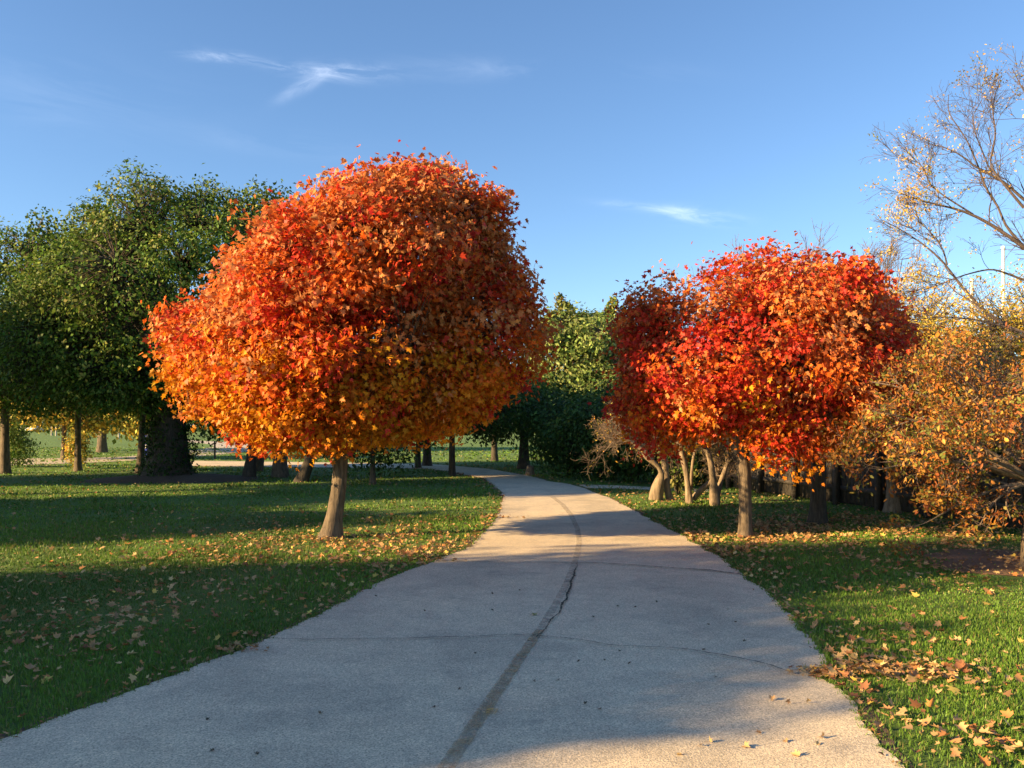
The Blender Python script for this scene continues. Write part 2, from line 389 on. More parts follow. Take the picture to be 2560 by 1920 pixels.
far_path = sheet('side_path', np.concatenate([densify(fp_top, 0.8, 0.05, 3), densify(fp_bot, 0.8, 0.05, 4)[::-1]]), 0.008, M_FARPATH); far_path['kind'] = 'structure'
bp_a = [G(1440, 1212), G(1520, 1213), G(1620, 1218), G(1700, 1222), G(1800, 1224)]
bp_b = [G(1470, 1221), G(1540, 1221), G(1620, 1225), G(1700, 1229), G(1800, 1231)]
branch_path = sheet('branch_path', np.concatenate([densify(bp_a, 0.3, 0.03, 5), densify(bp_b, 0.3, 0.03, 6)[::-1]]), 0.008, M_PATH); branch_path['kind'] = 'structure'

def edge_soil(E, side, seed):
    d = nrm(np.gradient(E, axis=0)); nn = np.stack([-d[:, 1], d[:, 0]], 1)*side; z3 = np.c_[E, np.zeros(len(E))]
    w = (0.055+0.05*np.clip(wob(z3, 4, 2), -.7, 1.5))[:, None]; n = len(E); V = np.concatenate([np.c_[E-nn*.02, np.full(n, .005)], np.c_[E+nn*w, np.full(n, .005)]]); i = np.arange(n-1)
    f = np.stack([i, i+1, i+n+1, i+n], 1); f = f if side < 0 else f[:, ::-1]; g = Geo(); g.add(V, f); o = g.build('soil_edge', M_EDGE); o['kind'] = 'structure'
M_EDGE = soil_material((0.07, 0.045, 0.03), (0.20, 0.13, 0.08), 'edge_soil')
edge_soil(LE, 1, 1); edge_soil(RE, -1, 2)
def strip(pts, w, jit, seed, z, step=0.03):
    rg = rng(seed); p = [pts[0]]
    t = np.r_[0, np.cumsum(np.linalg.norm(np.diff(pts, axis=0), axis=1))]; n = int(t[-1]/step)
    s = np.linspace(0, t[-1], n); q = np.stack([np.interp(s, t, pts[:, 0]), np.interp(s, t, pts[:, 1])], 1)
    for _ in range(12): q[1:-1] = (q[:-2]+2*q[1:-1]+q[2:])/4
    d = nrm(np.gradient(q, axis=0)); nn = np.stack([-d[:, 1], d[:, 0]], 1)
    off = np.cumsum(rg.normal(0, jit, n)); off = off-np.convolve(off, np.ones(25)/25, 'same') if n > 60 else off*0; q = q+nn*off[:, None]
    ww = np.interp(s, np.linspace(0, t[-1], len(w)), w)*(1+0.35*rg.normal(0, 1, n)*(jit > 0))[:]
    ww = np.abs(ww)[:, None]/2; a = q+nn*ww; b = q-nn*ww; gg = Geo()
    V = np.concatenate([np.c_[a, np.full(n, z)], np.c_[b, np.full(n, z)]]); i = np.arange(n-1)
    gg.add(V, np.stack([i+n, i+n+1, i+1, i], 1)); return gg
cl_px = [(1040, 2060), (1120, 1920), (1180, 1830), (1240, 1740), (1300, 1650), (1350, 1580), (1392, 1510), (1420, 1455), (1440, 1400), (1448, 1360), (1444, 1325), (1428, 1290), (1405, 1262), (1380, 1243)]
CLN = np.array([G(*p) for p in cl_px])
near = CLN[:7]; 
M_SEAM = worn_mat('sealed_seam', (0.37, 0.315, 0.235), (0.44, 0.37, 0.28), 0.40, 0.75, 16)
M_PAINT = worn_mat('worn_yellow_paint', (0.50, 0.33, 0.15), (0.42, 0.30, 0.17), 0.42, 0.66, 12)
strip(CLN, [0.075, 0.07, 0.07, 0.075, 0.09, 0.10], 0, 3, 0.016).build('seam_line', M_SEAM, path)
strip(np.array([G(*p) for p in cl_px[:6]]), [0.085, 0.085, 0.075], 0, 4, 0.020).build('painted_line', M_PAINT, path)
M_ORANGE = worn_mat('orange_paint', (0.60, 0.36, 0.10), (0.56, 0.34, 0.12), 0.40, 0.62, 30)
strip(np.array([G(1222, 1795), G(1234, 1781)]), [0.07, 0.06], 0, 6, 0.024, 0.01).build('orange_dash', M_ORANGE, path)
M_CRACK = plain('crack', (0.035, 0.04, 0.025), 1.0)
def crack(pxs, w, jit, seed):
    strip(np.array([G(*p) for p in pxs]), w, jit, seed, 0.0245).build('crack', M_CRACK, path)
crack([(1340, 1600), (1352, 1592), (1375, 1565), (1400, 1530), (1418, 1495), (1428, 1462), (1440, 1425), (1446, 1412)], [0.006, 0.010, 0.014, 0.020, 0.024, 0.014, 0.005], 0.005, 11)
crack([(640, 1602), (760, 1606), (900, 1604), (1050, 1602), (1180, 1597), (1340, 1594)], [0.004, 0.009, 0.008, 0.010, 0.007, 0.012], 0.004, 12)
crack([(1345, 1596), (1450, 1606), (1540, 1622), (1700, 1628), (1820, 1646), (1900, 1664), (1965, 1690)], [0.012, 0.008, 0.010, 0.007, 0.011, 0.012, 0.004], 0.004, 13)
crack([(1400, 1411), (1480, 1411), (1570, 1416), (1680, 1424), (1780, 1431), (1852, 1440)], [0.01, 0.022, 0.024, 0.018, 0.028, 0.03], 0.007, 14)
crack([(1090, 1407), (1160, 1407), (1240, 1408), (1400, 1411)], [0.03, 0.014, 0.008, 0.008], 0.006, 15)
crack([(1060, 1840), (1180, 1640)], [0.003, 0.004], 0.004, 16) if False else None

# ------------------------------------------------------------------ grass blades, litter
def dist_to(poly, x, y):
    d = np.full(x.shape, 1e9)
    for i in range(0, len(poly)-1, 3): d = np.minimum(d, (x-poly[i, 0])**2+(y-poly[i, 1])**2)
    return np.sqrt(d)
def lawn_points(rg, y0, y1, dens, widen=1.2):
    n = int(dens*(0.62*(y0+y1)+2*widen)*(y1-y0)); y = y0+(y1-y0)*rg.random(n)
    hw = 0.62*y1+widen; x = rg.uniform(-hw, hw, n); ok = (np.abs(x) < 0.62*y+widen) & ~inpoly(x, y, path_poly)
    return x[ok], y[ok]
DIRT = [(5.75, 9.5, 0.9, 0.8), (6.0, 10.6, 1.0, 0.9)]
fence_line = [G(1830, 1222), G(2100, 1262), G(2330, 1295), G(2660, 1345)]
rg = rng(77); gg = Geo()
for (y0, y1, dens, w, h) in [(2.6, 5.5, 7500, 0.0028, 0.036), (5.5, 8, 4200, 0.0040, 0.038), (8, 11, 1900, 0.0060, 0.040), (11, 15, 850, 0.0090, 0.045),
                             (15, 22, 280, 0.014, 0.050), (22, 34, 80, 0.024, 0.055), (34, 60, 16, 0.05, 0.07)]:
    x, y = lawn_points(rg, y0, y1, dens); z3 = np.c_[x, y, 0*x]
    keep = rg.random(len(x)) < np.clip(0.72+0.5*wob(z3, 2.1, 2), 0.25, 1)
    for (dx, dy, ra, rb) in DIRT: keep &= ~((((x-dx)/ra)**2+((y-dy)/rb)**2 < 1) & (rg.random(len(x)) < 0.93))
    x, y, z3 = x[keep], y[keep], z3[keep]
    if y0 < 15:                                 # a fringe that hangs over the edge of the paving
        for E in (LE, RE):
            Ey = E[(E[:, 1] > y0) & (E[:, 1] < y1)]
            if len(Ey) > 2:
                q = Ey[rg.integers(0, len(Ey), int(len(Ey)*.1*dens*.07))]+rg.normal(0, .018, (int(len(Ey)*.1*dens*.07), 2)); z3 = np.r_[z3, np.c_[q, np.zeros(len(q))]]
    n = len(z3)
    az = rg.uniform(0, 2*pi, n); side = np.stack([np.cos(az), np.sin(az), 0*az], 1)
    lean = np.stack([-np.sin(az), np.cos(az), 0*az], 1)*rg.uniform(-0.2, 1.1, (n, 1))+side*rg.normal(0, 0.3, (n, 1))
    hh = (h*rg.uniform(0.5, 1.25, n)*(0.85+0.3*wob(z3, 1.2, 5)))[:, None]; ww = w*rg.uniform(0.6, 1.2, (n, 1))
    b = z3; m = b+np.array([0, 0, 1.0])*hh*0.6+lean*hh*0.25; t = b+np.array([0, 0, 1.0])*hh*0.92+lean*hh*0.85
    V = np.stack([b-side*ww, b+side*ww, m+side*ww*0.8, m-side*ww*0.8, t], 1)
    c1 = np.array([0.145, 0.265, 0.034]); c2 = np.array([0.080, 0.150, 0.024]); c3 = np.array([0.26, 0.24, 0.08])
    f = np.clip(0.5+0.5*wob(z3, 0.9, 6)+rg.normal(0, 0.25, n), 0, 1)[:, None]
    col = c1*f+c2*(1-f); dry = rg.random((n, 1)) < 0.14; col = np.where(dry, c3*rg.uniform(0.7, 1.2, (n, 1)), col)
    col = col*(1+0.15*rg.normal(0, 1, (n, 1))); col = np.clip(col, 0.01, 0.6)
    i = np.arange(n)*5
    k0 = gg.k; gg.add(V.reshape(-1, 3), np.stack([i, i+1, i+2, i+3], 1), col)
    ff = np.stack([i+3, i+2, i+4], 1)+k0; gg.l.append(ff.ravel()); gg.n.append(np.full(n, 3)); gg.c.append(col)
grass = gg.build('grass', M_GRASS); grass['kind'] = 'stuff'

LIT = [(0.50, 0.31, 0.14), (0.42, 0.23, 0.10), (0.58, 0.40, 0.17), (0.30, 0.13, 0.06), (0.55, 0.24, 0.08), (0.62, 0.45, 0.10)]; LW = [5, 5, 3, 2, 2, 1]
gg = Geo(); rg = rng(78)
def litter_density(x, y):
    d = 5+5*np.clip(wob(np.c_[x, y, 0*x], 0.8, 1), 0, 1)
    d += 330*np.exp(-((x+1.5)/2.3)**2-((y-11.0)/1.4)**2)+40*np.exp(-((x+1.5)/3.5)**2-((y-13.5)/2.5)**2)
    d += 480*np.exp(-((x-2.85)/0.75)**2-((y-11.7)/0.8)**2)
    d += 220*np.exp(-((x-4.9)/1.9)**2-((y-12.2)/1.0)**2)+90*np.exp(-((x-7)/3)**2-((y-17.5)/1.5)**2)
    d += 130*np.exp(-((x+3.6)/2.0)**2-((y-6.9)/1.8)**2)
    d += 60*np.exp(-((x-5.8)/1.6)**2-((y-10.3)/1.6)**2)
    d += 1100*np.exp(-((x-2.28)/0.36)**2-((y-5.45)/0.22)**2)
    d += 600*np.exp(-((x-2.05)/0.2)**2-((y-4.75)/0.25)**2)
    d += 400*np.exp(-((x-2.35)/0.35)**2-((y-4.25)/0.3)**2)
    d += 60*np.exp(-((x-3.0)/1.0)**2-((y-5.6)/1.4)**2)+300*np.exp(-((x-2.7)/.5)**2-((y-5.55)/.25)**2)+160*np.exp(-((x-2.55)/.3)**2-((y-6.2)/.4)**2)+45*(x > 1.5)*(y > 8)*(y < 20)+170*(x > 3.6)*(y > 12.6)*(y < 20)
    d += 25*np.exp(-((x-8)/4)**2-((y-16)/3)**2)
    e = dist_to(LE, x, y); d += 160*np.exp(-e/0.15)*(y > 5)+170*np.exp(-dist_to(RE, x, y)/0.2)*(y > 5.8)
    return d*(0.5+1.0*np.clip(0.5+wob(np.c_[x, y, 0*x], 3.3, 3), 0, 1.3))
for (y0, y1) in [(3, 6), (6, 10), (10, 15), (15, 24), (24, 36)]:
    mx = 1200 if y1 <= 6 else 600 if y1 <= 15 else 60
    x, y = lawn_points(rg, y0, y1, mx); k = rg.random(len(x))*mx < litter_density(x, y); x, y = x[k], y[k]; n = len(x)
    pos = np.c_[x, y, rg.uniform(0.02, 0.045, n)]; nor = np.array([0, 0, 1.0])+rg.normal(0, 0.42, (n, 3)); tip = rg.normal(0, 1, (n, 3))
    col = palette(rg, n, LIT, LW)*rg.uniform(0.65, 1.2, (n, 1)); s = 0.02+0.058*rg.random(n)**1.5
    put_leaves(gg, pos, nor, tip, s, np.clip(col, 0.02, 0.8), 'maple')
# wedge of litter that has blown onto the paving, and crumbs along both edges
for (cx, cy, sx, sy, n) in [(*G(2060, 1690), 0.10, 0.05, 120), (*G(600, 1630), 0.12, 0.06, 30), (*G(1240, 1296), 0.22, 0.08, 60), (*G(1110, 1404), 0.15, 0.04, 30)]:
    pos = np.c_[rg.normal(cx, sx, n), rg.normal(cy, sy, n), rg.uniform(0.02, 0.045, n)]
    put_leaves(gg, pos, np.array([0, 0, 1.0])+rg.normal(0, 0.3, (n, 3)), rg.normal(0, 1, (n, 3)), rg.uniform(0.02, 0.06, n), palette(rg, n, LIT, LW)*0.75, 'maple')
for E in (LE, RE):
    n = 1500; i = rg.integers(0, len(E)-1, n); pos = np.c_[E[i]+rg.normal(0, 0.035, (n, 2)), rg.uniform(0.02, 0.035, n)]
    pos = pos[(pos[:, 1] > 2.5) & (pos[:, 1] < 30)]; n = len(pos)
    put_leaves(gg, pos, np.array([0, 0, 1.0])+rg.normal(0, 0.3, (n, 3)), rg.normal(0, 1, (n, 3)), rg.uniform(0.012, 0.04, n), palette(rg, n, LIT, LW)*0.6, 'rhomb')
litter = gg.build('leaf_litter', M_LITTER); litter['kind'] = 'stuff'

# single leaves one can count: on the paving, and the big ones on the sunlit grass
def single_leaf(px, py, s, col, label, group, seed, z=0.026, tilt=0.25):
    r = rng(seed); g1 = Geo(); p = G(px, py)
    put_leaves(g1, np.array([[0, 0, 0.0]]), np.array([[0, 0, 1.0]])+r.normal(0, tilt, (1, 3)), r.normal(0, 1, (1, 3))*np.array([1, 1, 0.1]), s, np.array([col]), 'maple')
    o = g1.build('fallen_leaf', M_LITTER, None, (0, 0, 0)); zmin = min(v.co.z for v in o.data.vertices); o.location = (p[0], p[1], z-zmin)
    tag(o, label, 'leaf', group)
pv = [(1930, 1755), (1968, 1765), (2020, 1762), (1868, 1874), (1966, 1860), (2042, 1866), (1990, 1894), (1752, 1872), (1772, 1862), (2058, 1852), (1895, 1840), (1700, 1895)]
for i, (x, y) in enumerate(pv):
    single_leaf(x, y, 0.035 if i % 3 else 0.048, LIT[i % 3], 'small curled dry leaf lying on the sunlit corner of the paving', 'dry leaves on the sunlit paving', 300+i, 0.014, 0.5)
single_leaf(1333, 1541, 0.075, (0.42, 0.36, 0.12), 'pale yellow-green leaf lying alone left of the crack in the shaded path', None, 320, 0.014)
ps = [(1062, 1532), (1230, 1488), (1300, 1480), (1545, 1520), (1588, 1522), (1482, 1547), (1640, 1510), (1448, 1660), (1510, 1655), (1575, 1665), (1395, 1706), (1335, 1708), (1550, 1632),
      (1085, 1774), (1150, 1728), (1465, 1765), (1500, 1781), (1190, 1638), (940, 1495), (1230, 1530), (1820, 1528), (1840, 1560), (1770, 1566), (1745, 1594), (1862, 1608), (1760, 1630), (1790, 1699), (520, 1805), (530, 1885), (640, 1893), (800, 1790)]
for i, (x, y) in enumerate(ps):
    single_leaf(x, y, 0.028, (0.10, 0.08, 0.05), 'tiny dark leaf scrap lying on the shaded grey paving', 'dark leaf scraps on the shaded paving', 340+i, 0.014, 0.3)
big = [(2405, 1848, .12), (2360, 1862, .12), (2545, 1725, .11), (2380, 1710, .09), (2420, 1718, .09), (2330, 1790, .10), (2295, 1775, .09), (2510, 1650, .08), (2330, 1620, .08), (2285, 1628, .07),
       (2215, 1795, .10), (2250, 1575, .08), (2420, 1580, .07), (2540, 1690, .08), (2480, 1545, .06), (2415, 1660, .08), (2270, 1845, .10), (2520, 1880, .10), (2450, 1885, .1), (2350, 1752, .08)]
for i, (x, y, s) in enumerate(big):
    single_leaf(x, y, s*0.6, LIT[(0, 4, 1, 2)[i % 4]], 'broad tan lobed leaf lying on top of the sunlit grass at the near right corner', 'broad tan leaves on the near sunlit grass', 400+i, 0.045, 0.45)

# bare soil under the right-hand crab apple
M_SOIL = soil_material((0.13, 0.07, 0.04), (0.30, 0.18, 0.10)); a = np.linspace(0, 2*pi, 60, endpoint=False)
rr = 1+0.12*wob(np.c_[np.cos(a), np.sin(a), 0*a], 3, 1)
sl = sheet('bare_soil', np.c_[5.9+1.05*rr*np.cos(a), 9.95+1.15*rr*np.sin(a)], 0.006, M_SOIL); sl['kind'] = 'structure'

# ------------------------------------------------------------------ colours of the crowns
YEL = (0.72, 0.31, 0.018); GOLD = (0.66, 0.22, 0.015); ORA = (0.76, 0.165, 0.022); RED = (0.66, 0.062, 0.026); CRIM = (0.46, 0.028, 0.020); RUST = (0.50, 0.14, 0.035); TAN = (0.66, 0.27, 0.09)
def maple_cols(zmid, red, yellow, tanw, cx=None):
    def f(rg, C, Nn):
        n = len(C); h = (C[:, 2]-zmid); k = wob(C, 1.9, 3); k2 = wob(C, 3.4, 5)
        wy = np.clip(yellow*(0.35-0.95*h)+0.45*k, 0, 4)**1.5*(0.45 if red > 2 else 1)
        wr = np.clip(red*(0.55+0.9*k2-0.05*h), 0.02, 3); wo = np.full(n, 1.0)
        wt = np.clip(tanw*(0.35+0.55*h-0.6*k2), 0.02, 3); wru = np.clip(tanw*(0.3+0.5*h-0.3*k), 0.02, 3)
        W = np.stack([wy*0.6, wy*0.7, wo, wr, wr*0.35, wru, wt], 1); W /= W.sum(1, keepdims=True)
        u = rg.random((n, 1)); idx = (np.cumsum(W, 1) < u).sum(1).clip(0, 6)
        return np.array([YEL, GOLD, ORA, RED, CRIM, RUST, TAN])[idx]*rg.uniform(0.8, 1.15, (n, 1))
    return f
def flat_cols(cols, w, noisy=0.2):
    def f(rg, C, Nn):
        return palette(rg, len(C), cols, w)*(1+noisy*wob(C, 1.3, 2))[:, None]*rg.uniform(0.75, 1.25, (len(C), 1))
    return f
GREEN = flat_cols([(0.065, 0.125, 0.020), (0.105, 0.180, 0.028), (0.17, 0.23, 0.042), (0.26, 0.28, 0.065)], [4, 4, 2.5, 1.0])
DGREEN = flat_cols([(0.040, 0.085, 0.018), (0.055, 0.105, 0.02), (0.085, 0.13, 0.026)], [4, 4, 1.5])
YGREEN = flat_cols([(0.15, 0.21, 0.04), (0.24, 0.27, 0.06), (0.085, 0.15, 0.025)], [3, 2, 3])
YELLOWG = flat_cols([(0.60, 0.44, 0.07), (0.40, 0.38, 0.07), (0.16, 0.20, 0.04), (0.64, 0.36, 0.06)], [3, 3, 2, 1])
CRABC = flat_cols([(0.40, 0.16, 0.03), (0.45, 0.22, 0.045), (0.28, 0.09, 0.03), (0.13, 0.14, 0.03), (0.24, 0.20, 0.04)], [4, 2.5, 3, 2, 2])

# ------------------------------------------------------------------ the maples
b = G(845, 1345)
M1L = [(-2.35, 12.25, 2.52, 2.25, 1.95, 1.95, 0.98), (-1.30, 12.2, 3.75, 1.30, 1.35, 1.50, 1.2), (-3.55, 12.2, 2.40, 1.25, 1.4, 1.05, 0.85), (-4.2, 12.2, 2.8, .70, .9, .62, .55), (-0.72, 12.4, 2.95, 1.15, 1.4, 1.25, 1.0),
       (-2.5, 11.5, 2.0, 1.5, 1.0, 0.8, 0.72), (-1.25, 12.1, 4.55, 0.65, 0.7, 0.68, 0.5), (-3.0, 12.0, 2.0, 1.15, 1.2, .7, .68), (-1.35, 12.2, 2.15, 1.05, 1.2, .8, .75), (-2.3, 12.2, 3.85, 1.0, 1.1, 1.10, 1.0), (-3.0, 12.2, 3.3, .95, 1.1, .95, 1.0),
       (-.5, 12.3, 3.5, .80, .9, .85, .9), (-1.5, 10.95, 3.9, 1.0, 1.05, .9, .75), (-2.4, 11.2, 3.6, 1.15, 1.05, .8, .7)]
make_tree('maple_tree', 'largest round orange and red maple with yellow lower leaves, left of the path', 'tree', b,
          [(b[0]-0.10, b[1], -0.05, .135), (b[0]-.06, b[1], .25, .108), (b[0]+.01, b[1], .7, .100), (b[0]+.05, b[1], 1.2, .095), (b[0]+.05, b[1], 1.7, .085), (b[0]+.04, b[1]+.02, 2.3, .08)],
          M1L, 21, 4600, 23, 0.12, 0.076, 'maple', maple_cols(2.5, 0.7, 3.0, 1.15), M_LEAF, M_BARK, limbs=16, limb_r=0.06, twig_r=0.008, flare=0.55,
          bumpy=0.085, bs=2.0, sprigs=160, low=1.0, thick=0.19, inner=.12, jit=0.12, droop=0.75, sides=26, face=0.55, sub=30, subr=(.13, .24), fine=.05)
b = G(1865, 1345)
M2L = [(3.3, 12.2, 2.42, 1.72, 1.7, 1.42, 0.95), (3.9, 12.1, 2.9, 1.25, 1.3, 1.1, 1.0), (2.6, 12.3, 2.2, 1.0, 1.1, .95, 0.75), (3.75, 11.7, 1.7, 0.75, 0.8, 0.7, 0.75), (4.4, 12.0, 2.3, 0.95, 1.1, 0.9, 0.9), (2.2, 12.6, 2.0, 0.75, 0.9, 0.8, 0.7)]
make_tree('maple_tree', 'bright red and orange maple with a pale straight trunk, nearest right of the path', 'tree', b,
          [(b[0]-0.02, b[1], -0.05, .092), (b[0]-.01, b[1], .4, .085), (b[0]-.02, b[1], .9, .085), (b[0]-.06, b[1], 1.35, .08), (b[0]-.05, b[1], 1.9, .07)],
          M2L, 22, 2000, 22, 0.12, 0.070, 'maple', maple_cols(1.85, 2.5, 2.2, 0.7), M_LEAF, M_BARK, limbs=13, limb_r=0.05, twig_r=0.008, flare=0.35,
          bumpy=0.10, bs=2.2, sprigs=140, low=0.85, thick=0.22, inner=.12, jit=0.12, droop=0.75, sides=26, face=0.55, sub=20, subr=(.16, .28), fine=.06)
b = G(2045, 1310)
M3L = [(5.0, 13.9, 2.45, 1.55, 1.6, 1.45, 1.15), (5.75, 13.8, 2.35, 0.95, 1.1, 1.0, 0.9), (4.6, 14.0, 3.1, 1.0, 1.0, 1.05, 0.9)]
make_tree('maple_tree', 'deep red maple with a dark thick trunk, behind and right of the bright one', 'tree', b,
          [(b[0], b[1], -0.05, .13), (b[0], b[1], .4, .115), (b[0]+.02, b[1], 1.0, .105), (b[0]+.04, b[1], 1.8, .08)],
          M3L, 23, 1500, 20, 0.125, 0.076, 'maple', maple_cols(1.8, 2.3, 1.0, 0.7), M_LEAF, M_BARK_DARK, limbs=12, limb_r=0.05, twig_r=0.008, flare=0.4,
          bumpy=0.10, bs=2.2, sprigs=60, low=1.0, thick=0.22, inner=.12, jit=0.12, sides=20, face=0.55, sub=12, subr=(.16, .28))

# ------------------------------------------------------------------ big ivy-clad tree and the green trees on the left
b = G(425, 1197); bx, by = b
def ivy(root, rg, base):
    n = 620; a = rg.uniform(0, 2*pi, n); z = rg.uniform(0.05, 3.2, n); r = 0.40+0.20*np.abs(wob(np.c_[np.cos(a), np.sin(a), z], 2.4, 2)); r += 0.3*np.exp(-z/0.4)
    C = np.c_[bx-.05+r*np.cos(a), by+r*np.sin(a), z]; Nn = np.c_[np.cos(a), np.sin(a), 0.2+0*a]; gi = Geo()
    crown_leaves(gi, rg, C, Nn, 9, 0.10, 0.11, 'rhomb', DGREEN(rg, C, Nn)*0.8)
    gi.build('ivy', M_GREEN, root, base)
def peaks(Y, pts, r=.5): return [(P(x, y, Y)[0], Y, P(x, y, Y)[2]-1.1, r*(1+.25*((x//7) % 3)), r*1.2, 1.1, 1.2) for x, y in pts]
T1 = peaks(25.8, [(390, 445), (430, 478), (520, 450), (570, 470), (640, 455), (680, 480), (345, 540)])+[(bx+0.2, by, 5.3, 3.6, 3.2, 2.7, 2.4), (bx+1.6, by, 6.0, 1.9, 2.2, 2.1, 2.2), (bx-1.8, by, 4.9, 2.4, 2.6, 1.9, 2.4), (bx+2.9, by+.5, 5.6, 1.7, 2.0, 2.6, 1.8), (bx-0.9, by-1.2, 3.7, 2.2, 1.4, 1.2, 1.5), (bx-2.6, by-.6, 3.9, 1.8, 1.6, 1.6, 1.9)]
make_tree('green_tree', 'tallest green tree with a massive ivy-clad dark trunk, left of the orange maple', 'tree', b,
          [(bx-.05, by, -0.1, .50), (bx-.05, by, .35, .42), (bx-.05, by, 1.4, .42), (bx, by, 2.6, .44), (bx+.1, by, 3.6, .40)],
          T1, 31, 4200, 14, 0.20, 0.125, 'rhomb', GREEN, M_GREEN, M_BARK_DARK, limbs=18, limb_r=0.20, twig_r=0.02, bumpy=0.14, bs=0.95, flare=0.75,
          low=1.9, extra=ivy, sprigs=60, thick=0.2, sides=26, sub=26, subr=(.22, .4))
gm = Geo(); th = np.linspace(0, 2*pi, 40, endpoint=False); V = [(bx+.2, by, 0.16)]; rr = 1+0.15*wob(np.c_[np.cos(th), np.sin(th), 0*th], 2.5, 3)
for q, zz in ((1.0, 0.12), (1.9, 0.03), (2.3, -0.01)): V += [(bx+.25+q*r*cos(t)*1.15, by+q*r*sin(t)*0.9, zz) for t, r in zip(th, rr)]
i = np.arange(40); j = (i+1) % 40; gm.add(V, np.stack([np.zeros(40, int), 1+i, 1+j], 1))
for k in (0, 1): s = 1+40*k; gm.l.append(np.stack([s+i, s+40+i, s+40+j, s+j], 1).ravel()); gm.n.append(np.full(40, 4)); gm.c.append(np.full((40, 3), .5))
mo = gm.build('soil_mound', soil_material((0.06, 0.038, 0.025), (0.15, 0.09, 0.055), 'dark_soil'), None, (0, 0, 0), True); mo['kind'] = 'structure'

def shoots(px, py, rx, h, cols, n=70):
    n = n*3
    c = G(px, py)
    def f(root, rg, base):
        C, Nn = shell_points(rg, [(c[0], c[1], h*0.55, rx, rx, h*0.5, h*0.5)], n, 0.3, 0.15, 3, 0.03, 1, 0.3)
        gi = Geo(); crown_leaves(gi, rg, C, Nn, 9, 0.09, 0.10, 'rhomb', cols(rg, C, Nn)); gi.build('basal_shoots', M_GREEN, root, base)
    return f
GL = 'green trees on the left lawn'
def simple_tree(px, py, label, lobes, seed, r, cols, h=None, lean=(0, 0), clumps=700, per=11, spread=.2, size=.13, pk=None, **kw):
    """lobes given relative to the base"""
    c = G(px, py); lb = [(c[0]+l[0], c[1]+l[1], *l[2:]) for l in lobes]; top = h or (min(l[2]-l[6]*0.4 for l in lobes))
    if pk: lb += peaks(c[1], pk)
    tr = [(c[0]+lean[0]*t, c[1]+lean[1]*t, -0.05+t*top+0.0, r*(1-0.35*t)) for t in np.linspace(0, 1, 5)]
    return make_tree(kw.pop('name', 'green_tree'), label, 'tree', c, tr, lb, seed, clumps, per, spread, size, 'rhomb', cols, **kw)
simple_tree(195, 1178, 'slim green tree with yellow leaves sprouting round its trunk foot on the left lawn',
            [(0.2, 0, 5.2, 2.6, 2.4, 2.9, 2.2), (1.4, 0, 5.6, 1.8, 1.8, 2.5, 2.0), (-1.4, 0, 4.8, 1.8, 1.8, 2.0, 1.8), (0.9, 0, 7.2, 1.0, 1.0, 1.3, 1.0), (0.2, -.5, 3.1, 1.7, 1.4, 1.2, 1.1), (-1.6, 0, 3.4, 1.4, 1.2, 1.0, 1.1), (2.2, 0, 3.6, 1.4, 1.3, 1.2, 1.3)], 32, .11, GREEN, 3.4, pk=[(228, 495), (262, 520), (180, 540), (300, 540), (140, 575), (210, 540)], clumps=2100, per=14, spread=.22, size=.135,
            group=GL, bumpy=.16, bs=1.0, thick=.22, limb_r=.10, twig_r=.018, sub=16, subr=(.2, .4), fine=.05, extra=shoots(195, 1172, .45, 1.35, YELLOWG, 60))
simple_tree(12, 1184, 'green tree at the far left edge with a leafy bush of shoots at its foot',
            [(0.1, 0, 4.6, 2.6, 2.4, 2.6, 2.0), (1.7, 0, 5.0, 1.7, 1.8, 2.2, 1.8), (-2.0, 0, 4.8, 2.2, 2.0, 2.6, 2.0), (2.2, 0, 6.0, 0.8, 0.8, 1.0, .8), (.9, -.4, 3.0, 1.6, 1.4, 1.2, 1.2), (-1.2, 0, 3.2, 1.5, 1.3, 1.2, 1.2)], 33, .15, GREEN, 3.2, pk=[(10, 560), (60, 600), (98, 545), (120, 580), (30, 590)], clumps=2100, per=14, spread=.22, size=.135,
            group=GL, bumpy=.18, bs=1.0, thick=.22, limb_r=.10, twig_r=.018, sub=16, subr=(.2, .4), fine=.05, extra=shoots(32, 1168, .75, 1.7, YGREEN, 130))
simple_tree(350, 1183, 'slender small tree just left of the ivy-clad trunk, with yellowing low leaves',
            [(-0.5, 0.6, 3.2, 1.9, 1.6, 1.2, 1.3), (0.1, 0.3, 2.6, 1.0, 1.0, .8, .9)], 34, .13, YELLOWG, 2.0, lean=(.1, 0), clumps=420, group=GL, bumpy=.2, thick=.3, limb_r=.06, inner=.3)
simple_tree(160, 1150, 'yellow-leaved small tree whose low crown hangs between the two slim trunks',
            [(0.0, 0, 2.9, 3.4, 2.0, 1.4, 1.6), (-3.6, 0, 3.3, 2.2, 1.5, 1.4, 1.6), (3.8, 0, 2.5, 1.7, 1.5, 1.3, 1.5), (1.4, -.3, 1.9, .9, .9, .9, .8)], 35, .12, YELLOWG, 2.6, clumps=1500, per=13, spread=.26, size=.19, group=GL, bumpy=.2, thick=.3, limb_r=.08, inner=.3)
simple_tree(255, 1131, 'distant broad tree with a flared bare trunk foot on the sunlit lawn',
            [(0, 0, 6.2, 4.2, 3.5, 4.5, 4.2), (-5.0, 2, 6.2, 3.5, 3.0, 3.2, 4.6), (4.0, 0, 5.0, 3.5, 3.0, 4.2, 3.9)], 36, .25, GREEN, 3.0, clumps=1500, per=11, spread=.45, size=.36, group=GL, bumpy=.15, bs=.6, thick=.25, limb_r=.15, twig_r=.03, flare=.45)
